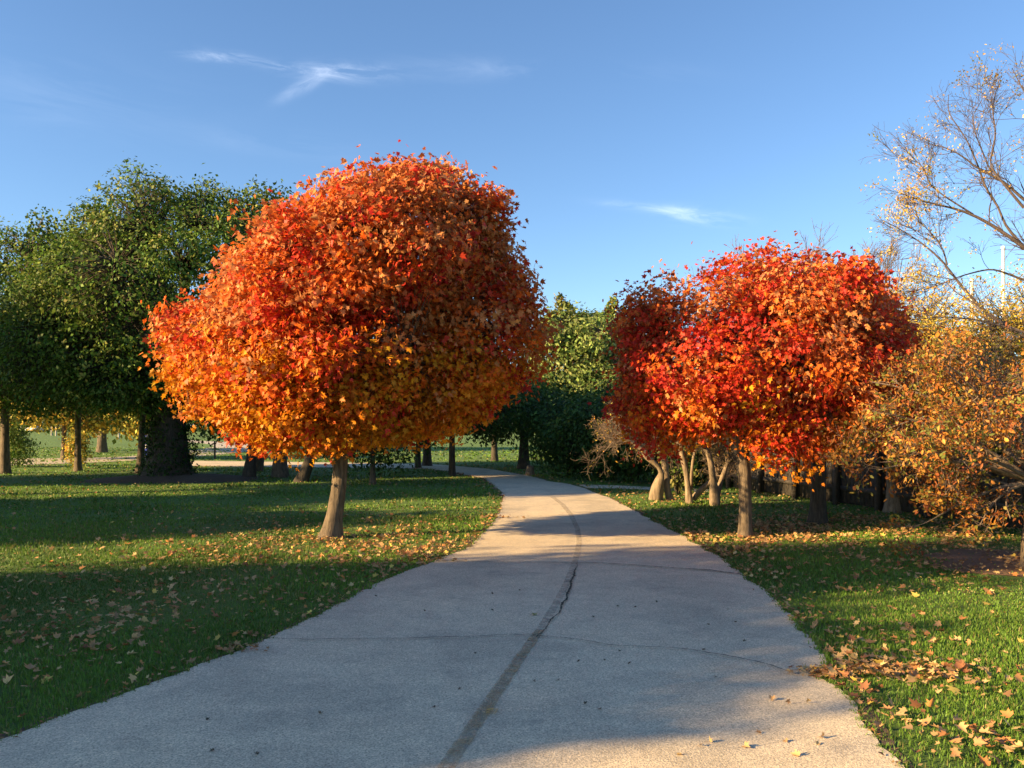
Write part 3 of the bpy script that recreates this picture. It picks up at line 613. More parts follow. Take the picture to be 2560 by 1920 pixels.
simple_tree(622, 1195, 'dark slim tree in the shade under the orange maple, left of the paler twin trunk',
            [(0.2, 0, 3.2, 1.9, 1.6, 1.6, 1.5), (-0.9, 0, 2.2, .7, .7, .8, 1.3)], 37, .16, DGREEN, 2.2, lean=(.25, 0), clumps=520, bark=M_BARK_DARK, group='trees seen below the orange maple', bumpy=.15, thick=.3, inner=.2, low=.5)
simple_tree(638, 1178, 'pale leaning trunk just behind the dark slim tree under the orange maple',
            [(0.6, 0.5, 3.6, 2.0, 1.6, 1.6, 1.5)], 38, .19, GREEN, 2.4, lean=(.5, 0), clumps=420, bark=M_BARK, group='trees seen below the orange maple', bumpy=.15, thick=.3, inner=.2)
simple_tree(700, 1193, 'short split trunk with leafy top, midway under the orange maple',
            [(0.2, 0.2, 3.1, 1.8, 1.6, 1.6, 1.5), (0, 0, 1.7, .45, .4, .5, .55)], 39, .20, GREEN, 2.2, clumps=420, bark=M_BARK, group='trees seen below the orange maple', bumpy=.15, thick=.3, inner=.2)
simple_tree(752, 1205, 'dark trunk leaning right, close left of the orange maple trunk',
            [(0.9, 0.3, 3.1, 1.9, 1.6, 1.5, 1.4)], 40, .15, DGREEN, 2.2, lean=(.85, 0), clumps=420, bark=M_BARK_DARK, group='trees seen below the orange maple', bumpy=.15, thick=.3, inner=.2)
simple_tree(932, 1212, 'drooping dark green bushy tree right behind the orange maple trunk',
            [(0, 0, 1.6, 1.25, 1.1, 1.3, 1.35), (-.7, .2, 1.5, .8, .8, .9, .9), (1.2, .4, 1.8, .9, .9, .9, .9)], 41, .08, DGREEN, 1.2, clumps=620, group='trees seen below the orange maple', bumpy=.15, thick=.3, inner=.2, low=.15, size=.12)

# ------------------------------------------------------------------ centre: dark trees over the bend, sunlit tall one behind
GC = 'dark trees over the bend of the path'
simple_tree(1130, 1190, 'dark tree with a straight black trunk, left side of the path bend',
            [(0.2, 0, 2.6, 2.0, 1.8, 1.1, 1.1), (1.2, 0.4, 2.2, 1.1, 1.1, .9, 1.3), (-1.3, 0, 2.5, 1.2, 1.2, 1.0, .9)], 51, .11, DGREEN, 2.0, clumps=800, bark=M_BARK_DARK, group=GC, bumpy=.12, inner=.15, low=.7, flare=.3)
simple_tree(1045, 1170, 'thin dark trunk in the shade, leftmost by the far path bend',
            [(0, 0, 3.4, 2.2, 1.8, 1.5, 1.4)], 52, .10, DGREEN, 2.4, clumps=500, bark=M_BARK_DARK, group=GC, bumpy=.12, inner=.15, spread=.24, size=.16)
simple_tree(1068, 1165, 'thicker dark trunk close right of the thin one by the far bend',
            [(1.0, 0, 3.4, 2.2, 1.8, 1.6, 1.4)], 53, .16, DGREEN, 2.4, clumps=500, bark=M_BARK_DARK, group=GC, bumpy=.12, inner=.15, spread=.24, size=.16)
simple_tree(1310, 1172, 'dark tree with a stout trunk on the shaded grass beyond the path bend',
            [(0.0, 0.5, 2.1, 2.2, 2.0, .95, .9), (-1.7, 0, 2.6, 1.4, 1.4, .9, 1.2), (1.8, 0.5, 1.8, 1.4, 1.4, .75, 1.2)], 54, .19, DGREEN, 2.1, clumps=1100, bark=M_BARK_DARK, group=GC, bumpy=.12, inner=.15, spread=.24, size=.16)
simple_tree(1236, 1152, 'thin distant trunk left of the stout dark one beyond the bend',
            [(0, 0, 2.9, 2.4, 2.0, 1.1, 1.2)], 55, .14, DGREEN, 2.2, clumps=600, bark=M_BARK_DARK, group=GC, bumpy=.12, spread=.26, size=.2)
def plume(root, rg, base): pass
c = P(1450, 1062, 42.0)[:2]
def upshoots(spots):
    def f(root, rg, base):
        gi = Geo()
        for (px, ptop, pbot, w) in spots:
            a = P(px, pbot, 42.0); t = P(px, ptop, 42.0); n = 60; s = rg.random(n)**0.8
            C = a+(t-a)*s[:, None]+rg.normal(0, 1, (n, 3))*np.array([w, w, .12])*(1.05-s[:, None]); Nn = nrm(rg.normal(0, .5, (n, 3))+np.array([0, -.3, 1]))
            crown_leaves(gi, rg, C, Nn, 8, 0.10, 0.20, 'rhomb', YGREEN(rg, C, Nn)*np.array([1.5, 1.2, 1.6]), droop=-.8)
        gi.build('top_shoots', M_GREEN, root, base)
    return f
CT = [(c[0]+.1, 42, 4.3, 2.6, 2.2, 2.7, 2.6), (c[0]-1.4, 42, 5.4, 1.0, 1.3, 1.7, 1.6), (c[0]+.5, 42, 5.6, 1.3, 1.3, 1.4, 2), (c[0]+1.7, 42, 5.2, 1.1, 1.2, 1.8, 2.2), (c[0]+1.0, 41, 3.0, 1.8, 1.6, 1.6, 1.8), (c[0]-1.8, 41, 3.0, 1.5, 1.3, 1.3, 1.6)]
make_tree('green_tree', 'tall sunlit yellow-green tree with feathery upright top, between the two maples', 'tree', (c[0], 42), [(c[0], 42, -.05, .4), (c[0], 42, 1.5, .35), (c[0], 42, 4, .25)], CT, 56, 2600, 13, .22, .21, 'rhomb',
          flat_cols([(0.15, 0.205, 0.052), (0.20, 0.25, 0.07), (0.28, 0.30, 0.105), (0.09, 0.14, 0.034)], [4, 4, 2.5, 2]), sub=24, subr=(.2, .36), bumpy=.13, bs=1.0, thick=.2, limb_r=.14, twig_r=.02,
          extra=upshoots([(1398, 738, 850, .30), (1425, 760, 880, .3), (1375, 780, 880, .25), (1412, 752, 860, .25), (1460, 785, 880, .3), (1490, 780, 890, .25), (1520, 765, 880, .25), (1532, 742, 870, .2), (1560, 770, 880, .2), (1575, 775, 900, .2), (1350, 800, 900, .2), (1445, 790, 900, .4), (1505, 790, 900, .4)]))
simple_tree(1600, 1185, 'green tree standing right of the tall sunlit one, mostly behind the red maple',
            [(0.3, 0, 2.4, 1.8, 2, 1.1, 1.6), (2.2, .5, 2.8, 1.8, 1.8, 1.3, 1.8)], 57, .2, DGREEN, 2.0, clumps=700, group=GC, bumpy=.15)
shr = [(1420, 1188, 1.5, 2.5), (1500, 1198, 1.5, 2.3), (1585, 1205, 1.6, 2.6), (1680, 1207, 1.7, 2.5), (1780, 1212, 1.6, 2.4), (1890, 1213, 1.8, 2.3), (1990, 1217, 1.6, 2.2)]
lbl = ['dark shrub at the left end of the hedge beyond the path bend', 'dark shrub second from the left in the hedge beyond the bend', 'dark shrub behind the start of the narrow branch path', 'dark shrub behind the leftmost gnarled twin trunk',
       'dark shrub behind the forked gnarled trunk', 'dark shrub behind the pale trunk of the bright red maple', 'dark shrub behind the thick trunk of the deep red maple']
def make_shrub(x, y, r, h, label, seed, cols=DGREEN, n=520, size=.13, group='dark shrubs behind the branch path', loc=None, spread=.16, m=M_GREEN):
    c = np.array(loc) if loc is not None else G(x, y); rg = rng(seed); base = (c[0], c[1], 0); root = thing('shrub', label, 'shrub', base, group); gb = Geo()
    lb = [(c[0], c[1], h*.5, r, r*.9, h*.5, h*.52), (c[0]-r*.4, c[1], h*.6, r*.6, r*.6, h*.42, h*.4), (c[0]+r*.5, c[1]-.1, h*.45, r*.6, r*.6, h*.4, h*.4)]
    Q, R = crown_limbs(rg, np.array([c[0], c[1], 0.02]), lb, 12, .035); tubes(gb, Q, R, 5)
    C, Nn = shell_points(rg, lb, n, .25, .14, 1.6, .05, seed % 7, .2); q, rr = connect(rg, Q[:, 2:], C[::2], .008); tubes(gb, q, rr, 3)
    gb.build('stems', M_BARK_DARK, root, base); gl = Geo(); crown_leaves(gl, rg, C, Nn, 12, spread, size, 'rhomb', cols(rg, C, Nn)); gl.build('foliage', m, root, base)
    return root
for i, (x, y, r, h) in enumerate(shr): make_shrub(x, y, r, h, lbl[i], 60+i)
make_shrub(1695, 1238, .38, 1.55, 'sunlit climbing green leaves between the gnarled trunks', 71, flat_cols([(0.10, 0.17, 0.03), (0.2, 0.22, 0.06), (0.3, 0.27, 0.08)], [4, 2, 1]), n=70, size=.11, group=None, spread=.09)

# ------------------------------------------------------------------ gnarled crab apples
def px_limb(g, pts, Y, n=22, sides=12, rough=.07, dy=0.0):
    q = np.array([P(x, y, Y+dy*i) for i, (x, y, _) in enumerate(pts)]); r = np.array([w/2/F*Y for *_, w in pts])
    return limb(g, q, r, n, sides, rough)
def crab(label, base_px, Y, stems, seed, box, nleaf, group='gnarled crab apples beyond the path'):
    """stems: pixel polylines (x, y, width px); twigs fan out from the stem tips"""
    rg = rng(seed); b = P(base_px[0], 1062, Y); base = (b[0], Y, 0); root = thing('crab_apple_tree', label, 'tree', base, group); g = Geo(); ends = []
    for k, s in enumerate(stems):
        q, r = px_limb(g, s, Y+0.08*k, dy=0.03*(1 if k % 2 else -1)); ends.append((q[-8:], r[-8:]))
    g.build('trunk', M_BARK_PALE, root, base, smooth=True)
    gb = Geo(); tips = []
    for q, r in ends:
        A, AR = branch_children(rg, q[None], r[None], 7, 0.75, .7, .25, 7, .35, .55, .22); tubes(gb, A, AR, 6)
        B, BR = branch_children(rg, A, AR, 6, 0.5, .8, .1, 6, .2, .55, .25); tubes(gb, B, BR, 4)
        Cc, CR = branch_children(rg, B, BR, 5, 0.28, .9, .1, 5, .2, .6, .25); tubes(gb, Cc, np.maximum(CR, .0025), 3)
        D, DR = branch_children(rg, Cc, CR, 3, 0.16, .9, .1, 4, .2, .6, .2); tubes(gb, D, np.maximum(DR, .002), 3)
        tips.append(D[:, -1])
    gb.build('branches', M_TWIG_PALE, root, base)
    T = np.concatenate(tips); C = T[rg.choice(len(T), nleaf)]; Nn = nrm(rg.normal(0, 1, C.shape)+np.array([0, -.5, .5])); gl = Geo()
    crown_leaves(gl, rg, C, Nn, 2, .04, .055, 'oval', flat_cols([(.55, .30, .05), (.50, .36, .07), (.25, .25, .05)], [3, 3, 1])(rg, C, Nn)); gl.build('leaves', M_LEAF, root, base)
crab('leftmost gnarled crab apple: hollow stub and bent twin stems by the branch path', (1655, 1250), 18.2,
     [[(1640, 1250, 34), (1643, 1225, 33), (1650, 1200, 26), (1655, 1185, 15), (1650, 1170, 12), (1630, 1152, 12), (1613, 1143, 12), (1608, 1125, 11), (1590, 1112, 9), (1560, 1095, 7)],
      [(1675, 1254, 20), (1668, 1220, 16), (1664, 1180, 17), (1660, 1140, 16), (1650, 1115, 13), (1640, 1090, 10)],
      [(1640, 1118, 8), (1600, 1112, 7), (1560, 1105, 6), (1525, 1100, 5)]], 81, None, 260)
crab('middle gnarled crab apple: upright curved stem with a leaning log at its foot', (1722, 1262), 17.4,
     [[(1724, 1264, 22), (1720, 1220, 15), (1716, 1180, 14), (1706, 1140, 14), (1698, 1110, 12), (1690, 1080, 9)],
      [(1727, 1225, 8), (1729, 1180, 8), (1733, 1145, 8), (1740, 1118, 7), (1755, 1100, 5)],
      [(1732, 1248, 15), (1750, 1228, 15), (1775, 1205, 13), (1798, 1178, 8)]], 82, None, 300)
crab('rightmost gnarled crab apple: knotted trunk forking in a V', (1787, 1272), 17.0,
     [[(1788, 1274, 26), (1787, 1240, 27), (1784, 1205, 18), (1778, 1165, 15), (1772, 1135, 14), (1760, 1118, 9), (1750, 1100, 7)],
      [(1789, 1258, 16), (1795, 1225, 16), (1805, 1195, 12), (1816, 1165, 10), (1822, 1140, 8)],
      [(1774, 1140, 8), (1771, 1115, 7), (1770, 1095, 6)]], 83, None, 260)

# right-hand crab apple whose crown fills the right edge
b = G(2592, 1425); rg = rng(91); base = (b[0], b[1], 0); root = thing('crab_apple_tree', 'near crab apple full of small orange and green leaves, at the right edge', 'tree', base)
g = Geo(); limb(g, [(b[0], b[1], -.05), (b[0]-.03, b[1], .4), (b[0], b[1], .8), (b[0]+.05, b[1], 1.2)], [.13, .10, .09, .08], 24, 18, .06, .4); g.build('trunk', M_BARK_PALE, root, base, smooth=True)
gb = Geo(); n = 26; t = np.linspace(0, 1, 9)[None, :, None]
tg = []
for i in range(n):
    a = rg.uniform(0, 2*pi); e = rg.uniform(-.25, .75); rr = rg.uniform(1.3, 1.75); tg.append((b[0]-.1+rr*cos(a)*cos(e)*1.1, b[1]+.1+rr*sin(a)*cos(e), 1.3+1.75*sin(e)))
tg += [(b[0]-1.9, b[1]-.2, 1.75), (b[0]-1.75, b[1], 1.1), (b[0]-1.25, b[1]-.3, .62), (b[0]-1.85, b[1]+.3, 1.4), (b[0]-.9, b[1]-.5, .55)]
tg = np.array(tg); s = np.tile([[b[0], b[1], .95]], (len(tg), 1)); mid = (s+tg)/2+np.array([0, 0, .28])+rg.normal(0, .08, tg.shape)
Q = s[:, None]*(1-t)**2+2*mid[:, None]*t*(1-t)+tg[:, None]*t**2; R = .036*np.linspace(1, .25, 9)[None]*rg.uniform(.6, 1, (len(tg), 1)); tubes(gb, Q, R, 6, .05)
A, AR = branch_children(rg, Q, R, 6, .62, .55, .05, 7, .3, .6, .14); tubes(gb, A, AR, 5)
B, BR = branch_children(rg, A, AR, 5, .36, .6, .05, 6, .15, .6, .16); tubes(gb, B, np.maximum(BR, .0028), 3)
Cc, CR = branch_children(rg, B, BR, 3, .2, .6, .05, 5, .2, .7, .16); tubes(gb, Cc, np.maximum(CR, .002), 3)
gb.build('branches', M_TWIG_PALE, root, base)
T = np.concatenate([Cc[:, 2], Cc[:, -1], B[:, -1]]); T = T[rg.random(len(T)) < np.clip(.78+.5*wob(T, 2.6, 2), .15, 1)]; Nn = nrm(rg.normal(0, 1, T.shape)+np.array([-.4, -.5, .5])); gl = Geo()
crown_leaves(gl, rg, T, Nn, 5, .055, .055, 'oval', CRABC(rg, T, Nn)); gl.build('crown', M_LEAF, root, base)

# two more crab apples by the fence
def crab_small(px, py, label, seed, lobes, cols, leaves, r, bark=M_BARK_PALE, n=16, h=1.3, trunk=None):
    b = G(px, py); rg = rng(seed); base = (b[0], b[1], 0); root = thing('crab_apple_tree', label, 'tree', base, 'crab apples along the fence'); g = Geo()
    limb(g, [(b[0], b[1], -.05), (b[0], b[1], .4), (b[0]-.03, b[1], .8), (b[0]-.03, b[1], h)], [r*1.2, r, r*.95, r*.8], 22, 16, .05, .7); g.build('trunk', bark, root, base, smooth=True)
    lb = [(b[0]+l[0], b[1]+l[1], *l[2:]) for l in lobes]; gb = Geo(); Q, R = crown_limbs(rg, np.array([b[0], b[1], h-.1]), lb, n, .035); tubes(gb, Q, R, 5)
    A, AR = branch_children(rg, Q, R, 7, .6, .7, .05, 6, .3, .6, .18); tubes(gb, A, AR, 4)
    B, BR = branch_children(rg, A, AR, 6, .35, .8, .05, 5, .15, .6, .2); tubes(gb, B, np.maximum(BR, .003), 3)
    C3, CR = branch_children(rg, B, BR, 3, .2, .8, .05, 4, .15, .6, .2); tubes(gb, C3, np.maximum(CR, .0025), 3); gb.build('branches', M_TWIG_PALE, root, base)
    T = B[:, -1]; T = T[rg.random(len(T)) < leaves]; Nn = nrm(rg.normal(0, 1, T.shape)+np.array([-.3, -.4, .5])); gl = Geo()
    crown_leaves(gl, rg, T, Nn, 5, .09, .075, 'oval', cols(rg, T, Nn)); gl.build('leaves', M_LEAF, root, base)
crab_small(2235, 1281, 'slim pale trunk with a flared foot in front of the dark fence', 92, [(-.2, 0, 2.0, 1.8, 1.3, 1.0, 1.0), (.8, 0, 2.0, 1.2, 1.1, 1.2, .9)], CRABC, .85, .11)
crab_small(2462, 1312, 'dark trunk before the fence, half hidden by the near crab apple', 93, [(0, 0, 2.0, 1.6, 1.3, 1.1, .9)], CRABC, .8, .13, M_BARK_DARK)

# ------------------------------------------------------------------ bare and thin trees, right background
def bare(label, x, Y, H, spread, seed, group='bare trees behind the red maples'):
    rg = rng(seed); base = (x, Y, 0); root = thing('bare_tree', label, 'tree', base, group); g = Geo()
    limb(g, [(x, Y, -.05), (x, Y, 1.0), (x+.05, Y, 2.0)], [.17, .14, .12], 20, 12, .05, .4); g.build('trunk', M_TWIG, root, base, smooth=True); gb = Geo()
    n = 17; a = rg.uniform(0, 2*pi, n); e = rg.uniform(.1, 1.0, n)*spread; tg = np.c_[x+e*np.cos(a), Y+e*np.sin(a)*.7, H*rg.uniform(.72, .93, n)-e*.45]
    t = np.linspace(0, 1, 9)[None, :, None]; s = np.array([x, Y, 1.7])[None].repeat(n, 0); mid = s*.45+tg*.55+np.c_[(tg-s)[:, :2]*.15, -.25*np.ones(n)]
    Q = s[:, None]*(1-t)**2+2*mid[:, None]*t*(1-t)+tg[:, None]*t**2; R = .05*np.linspace(1, .18, 9)[None]*rg.uniform(.6, 1, (n, 1)); tubes(gb, Q, R, 6)
    A, AR = branch_children(rg, Q, R, 10, 1.0, .50, .30, 7, .3, .5, .10); tubes(gb, A, AR, 4)
    B, BR = branch_children(rg, A, AR, 6, .6, .45, .22, 6, .15, .6, .12); tubes(gb, B, np.maximum(BR, .0055), 3)
    Cc, CR = branch_children(rg, B, BR, 4, .36, .45, .2, 5, .15, .6, .1); tubes(gb, Cc, np.maximum(CR, .0042), 3); gb.build('branches', M_TWIG_PALE, root, base)
bare('bare twiggy tree showing above the top of the bright red maple', 7.5, 24, 7.3, 2.4, 101)
bare('bare twiggy tree fanning out right of the red maples', 9.7, 24, 7.6, 2.2, 102)
bare('low bare tree before the yellow foliage at the foot of the poles', 11.6, 25, 4.9, 2.0, 103, None)

# thinning yellow locust on the right
YL = 16.5; bL = P(2800, 1062, YL); base = (bL[0], YL, 0); rg = rng(111)
root = thing('locust_tree', 'tall thinning tree with long bare limbs and sparse yellow leaves, upper right', 'tree', base); g = Geo()
limb(g, [(bL[0]+.1, YL, -.05), (bL[0], YL, 1.2), (bL[0]-.1, YL, 2.6), (bL[0], YL, 3.8), (bL[0], YL, 5.2)], [.20, .17, .15, .12, .07], 30, 16, .05, .5); g.build('trunk', M_BARK, root, base, smooth=True)
gb = Geo()
LM = [[(2790, 800, 18), (2660, 700, 16), (2560, 618, 13), (2494, 571, 11), (2433, 536, 9), (2381, 519, 7), (2329, 510, 6), (2277, 492, 4), (2251, 484, 2.5)],
      [(2790, 640, 15), (2660, 570, 13), (2560, 501, 10), (2516, 458, 8), (2477, 436, 7), (2442, 423, 6), (2407, 388, 5), (2372, 371, 4), (2338, 362, 2.5)],
      [(2560, 618, 11), (2511, 562, 8), (2494, 510, 7), (2464, 475, 7), (2451, 427, 6), (2433, 388, 5), (2420, 354, 4), (2390, 310, 4), (2368, 280, 3), (2372, 236, 2)],
      [(2790, 1000, 14), (2620, 880, 12), (2464, 783, 10), (2429, 744, 9), (2394, 709, 8), (2368, 662, 7), (2338, 636, 6), (2303, 605, 5), (2268, 584, 4), (2234, 562, 3), (2203, 549, 2)],
      [(2368, 662, 6), (2359, 627, 5), (2342, 597, 4), (2316, 570, 3), (2294, 553, 2)],
      [(2560, 520, 9), (2511, 462, 7), (2472, 414, 6), (2485, 362, 6), (2490, 328, 5), (2481, 288, 4), (2483, 254, 3), (2494, 215, 2)],
      [(2433, 536, 6), (2360, 490, 5), (2320, 458, 4.5), (2316, 427, 4), (2294, 406, 3.5), (2268, 380, 3), (2242, 354, 2)],
      [(2790, 520, 10), (2680, 400, 8), (2600, 300, 6), (2560, 230, 4), (2530, 170, 2)],
      [(2560, 700, 8), (2480, 670, 6), (2400, 690, 4), (2330, 720, 3), (2270, 730, 2)],
      [(2700, 900, 9), (2560, 830, 7), (2450, 800, 5), (2360, 790, 4), (2280, 800, 2)],
      [(2480, 436, 5), (2440, 340, 4), (2430, 290, 3), (2455, 250, 2)]]
QL = []; RL = []
for i, s in enumerate(LM):
    q = np.array([P(x, y, YL-.1*i*(1 if i % 2 else -1)+.06*j) for j, (x, y, _) in enumerate(s)]); r = np.array([w/2.6/F*YL for *_, w in s])
    q[:, 1] = YL+(q[:, 1]-YL)*min(1.0, 1.0); q, r = limb(gb, q, r, 20, 7, .04); QL.append(q); RL.append(np.maximum(r, .006))
QL = np.stack(QL); RL = np.stack(RL)
A, AR = branch_children(rg, QL, RL, 13, 1.0, .42, .12, 8, .25, .55, .13); tubes(gb, A, np.maximum(AR*.8, .0045), 4)
B, BR = branch_children(rg, A, AR*.8, 5, .55, .45, .1, 6, .15, .6, .14); tubes(gb, B, np.maximum(BR, .0032), 3)
Cc, CR = branch_children(rg, B, BR, 3, .28, .5, .08, 5, .15, .6, .14); tubes(gb, Cc, np.maximum(CR, .0024), 3); gb.build('branches', M_TWIG, root, base)
T = np.concatenate([Cc[:, -1], B[:, -1]]); zz = T[:, 2]; w = np.clip(.06+.55*np.clip(wob(T, 1.5, 4)-.1, 0, 1)+.85*np.clip((4.3-zz)/1.2, 0, 1), 0, 1); T = T[rg.random(len(T)) < w]
Nn = nrm(rg.normal(0, 1, T.shape)+np.array([-.3, -.4, .3])); gl = Geo()
crown_leaves(gl, rg, T, Nn, 9, .085, .05, 'oval', flat_cols([(.62, .40, .06), (.50, .35, .08), (.55, .30, .07), (.30, .30, .06)], [4, 3, 2, 1])(rg, T, Nn), droop=.5); gl.build('leaves', M_LEAF, root, base)
YELL = flat_cols([(.66, .44, .05), (.56, .41, .07), (.40, .38, .06), (.46, .26, .06)], [4, 3, 2, 1])
c2 = P(2440, 1062, 20.0)
make_tree('yellow_tree', 'dense golden yellow tree behind the near crab apple', 'tree', (c2[0], 20), [(c2[0], 20, -.05, .14), (c2[0], 20, 1, .12), (c2[0], 20, 2, .1)],
          [(c2[0], 20, 3.2, 2.0, 1.6, 1.5, 1.6), (c2[0]+1.8, 20, 3.6, 1.6, 1.4, 1.6, 1.5), (c2[0]-1.4, 20, 3.1, 1.2, 1.2, 1.3, 1.4)], 112, 2400, 12, .17, .075, 'oval', YELL, M_LEAF, M_TWIG, limbs=16, limb_r=.05, twig_r=.012, inner=.4, thick=.4, bumpy=.2)

# ------------------------------------------------------------------ fence
M_FENCE = plain('weathered_dark_timber', (0.055, 0.045, 0.036), .9, 0, .45, 9)
root = thing('board_fence', 'dark upright-board fence running back behind the red maples', 'fence', (fence_line[0][0], fence_line[0][1], 0)); fb = (fence_line[0][0], fence_line[0][1], 0)
def box(g, c, ax, hx, hy, z0, z1):
    ax = np.array([ax[0], ax[1]]); ay = np.array([-ax[1], ax[0]]); V = []
    for z in (z0, z1):
        for sx, sy in ((-1, -1), (1, -1), (1, 1), (-1, 1)): p = np.array(c)+ax*hx*sx+ay*hy*sy; V.append((p[0], p[1], z))
    g.add(V, [(0, 3, 2, 1), (4, 5, 6, 7), (0, 1, 5, 4), (1, 2, 6, 5), (2, 3, 7, 6), (3, 0, 4, 7)])
rg = rng(120); gB = Geo(); gR = Geo(); fl = np.array(fence_line); fl = np.vstack([fl, fl[-1]+(fl[-1]-fl[-2])*.6])
for a, bb in zip(fl[:-1], fl[1:]):
    d = bb-a; ln = np.linalg.norm(d); d = d/ln; nn = np.array([-d[1], d[0]]); s = 0.08
    while s < ln-.05: box(gB, a+d*s+nn*.03, d, .068, .011, .04, 1.12+rg.uniform(-.03, .05)); s += .147
    for z in (.3, .88): box(gR, (a+bb)/2-nn*.012, d, ln/2, .025, z, z+.09)
    m = int(ln/2.2)+1
    for i in range(m):
        gp = Geo(); box(gp, a+d*(ln*i/m)-nn*.09, d, .05, .05, -.05, 1.25); box(gp, a+d*(ln*i/m)-nn*.09, d, .06, .06, 1.25, 1.28); gp.build('post', M_FENCE, root, fb)
gB.build('boards', M_FENCE, root, fb); gR.build('rails', M_FENCE, root, fb)
fs = [(2060, 1230, 'dark shrub beyond the fence, behind the thick maple trunk'), (2170, 1240, 'dark shrub beyond the fence, left of the slim pale trunk'), (2290, 1250, 'dark shrub beyond the fence, right of the slim pale trunk'), (2430, 1265, 'dark shrub beyond the fence under the crab apple twigs'), (2600, 1280, 'dark shrub beyond the fence at the right edge')]
for i, (x, y, l) in enumerate(fs): make_shrub(x, y, 1.5, 1.55, l, 121+i, n=380, group='dark shrubs beyond the fence')

# ------------------------------------------------------------------ poles
M_WHITE = plain('white_painted_pole', (.78, .77, .74), .5, 0, .06); M_WOODP = plain('pole_wood', (.14, .10, .07), .9, 0, .3)
def pole(px, ytop, Y, w, m, label, name='white_pole', cat='pole', group='white poles beyond the fence'):
    t = P(px, ytop, Y); base = (t[0], Y, 0); root = thing(name, label, cat, base, group); g = Geo(); r = w/2/F*Y
    z = np.array([0, t[2]*.33, t[2]*.34, t[2]*.66, t[2]*.67, t[2]]); rr = np.array([1.25, 1.2, 1.1, 1.05, .95, .9])*r
    tubes(g, np.c_[np.full(6, t[0]), np.full(6, Y), z], rr, 14); g.build('shaft', m, root, base, smooth=True)
    gc = Geo(); tubes(gc, np.array([[t[0], Y, t[2]], [t[0], Y, t[2]+.02], [t[0], Y, t[2]+.12], [t[0], Y, t[2]+.14]]), np.array([1.15*r, 1.2*r, 1.1*r, .05*r]), 14); gc.build('cap', m, root, base)
    if name != 'white_pole':
        gx = Geo(); box(gx, (t[0], Y-.12), (1, 0), .42, .05, t[2]-.28, t[2]-.14); gx.build('crossarm', m, root, base)
    else:
        gx = Geo(); tubes(gx, np.array([[t[0], Y, 0], [t[0], Y, .04], [t[0], Y, .05], [t[0], Y, .3]]), np.array([2.6, 2.6, 1.6, 1.4])*r, 14); gx.build('foot', m, root, base)
pole(2508, 622, 42, 8.5, M_WHITE, 'tallest white pole seen through the yellow tree, rightmost of three')
pole(2430, 703, 42, 8.5, M_WHITE, 'white pole of middle height, left of the tallest one')
pole(2359, 770, 42, 8, M_WHITE, 'lowest of the three white poles, nearly hidden by yellow leaves')
pole(2271, 770, 40, 7.5, M_WOODP, 'brown wooden pole standing right of the red maples', 'utility_pole', 'pole', None)

# ------------------------------------------------------------------ small things on the far lawn
b = G(371, 1141); base = (b[0], b[1], 0); root = thing('litter_bin', 'blue litter bin beside the ivy-clad trunk on the far path edge', 'bin', base)
M_BLUE = plain('blue_plastic', (.035, .06, .42), .45, 0, .15); g = Geo()
z = np.array([0.02, .05, .3, .32, .36, .7, .72, .76, .95]); r = np.array([.24, .27, .275, .29, .28, .285, .30, .29, .29])*1.0
tubes(g, np.c_[np.full(9, b[0]), np.full(9, b[1]), z], r, 24); g.build('body', M_BLUE, root, base, smooth=True)
g = Geo(); z = np.array([.951, .96, 1.05, 1.13, 1.14]); r = np.array([.31, .32, .26, .12, .01]); tubes(g, np.c_[np.full(5, b[0]), np.full(5, b[1]), z], r, 24); g.build('lid', M_BLUE, root, base, smooth=True)
g = Geo(); box(g, (b[0], b[1]-.285), (1, 0), .13, .012, .42, .60); g.build('notice', M_WHITE, root, base)
for i, (x, y, h, l) in enumerate([(53, 1090, 1.6, 'thin post on the far left lawn below the parked white car'), (129, 1089, 1.6, 'left one of two close posts at the far lawn edge'), (140, 1090, 1.6, 'right one of two close posts at the far lawn edge'), (297, 1098, 2.2, 'thin pale post right of the broad tree trunk on the lawn'), (537, 1147, .85, 'short dark post in front of the pale side path')]):
    b = G(x, y); g = Geo(); rr = .10 if i < 4 else .045
    tubes(g, np.array([[b[0], b[1], -.05], [b[0], b[1], h-.03], [b[0], b[1], h]]), np.array([rr, rr*.95, rr*.5]), 10); box(g, (b[0], b[1]), (1, 0), rr*1.25, rr*1.25, h-.16, h-.10)
    o = g.build('post', M_FARPATH if i < 4 else M_BARK_DARK, None, (0, 0, 0)); tag(o, l, 'post')
    for v in o.data.vertices: v.co.x -= b[0]; v.co.y -= b[1]
    o.location = (b[0], b[1], 0)
# parked white car far beyond the lawn
cx, cy = (80-1280)/F*185, 185.0; base = (cx, cy, 0); root = thing('parked_car', 'small white car parked far beyond the left lawn', 'car', base)
M_CAR = plain('white_car_paint', (.75, .75, .73), .3, 0, .03); M_GLASS = plain('dark_glass', (.02, .025, .03), .1); M_TYRE = plain('tyre', (.02, .02, .02), .9)
g = Geo(); prof = [(-2.15, .35), (-2.2, .75), (-1.9, .92), (-1.25, .98), (-.75, 1.38), (.7, 1.42), (1.35, 1.0), (2.05, .88), (2.2, .6), (2.15, .33)]
def prism(g, pr, x0, y0, w):
    n = len(pr); V = [(x0+p[0], y0-w, p[1]) for p in pr]+[(x0+p[0], y0+w, p[1]) for p in pr]; i = np.arange(n); j = (i+1) % n
    g.add(V, np.stack([i, i+n, j+n, j], 1)); g.l.append(np.arange(n)+g.k-2*n); g.n.append(np.array([n])); g.c.append(np.full((1, 3), .5)); g.l.append((np.arange(n)+n+g.k-2*n)[::-1]); g.n.append(np.array([n])); g.c.append(np.full((1, 3), .5))
prism(g, prof, cx, cy, .85); g.build('body', M_CAR, root, base)
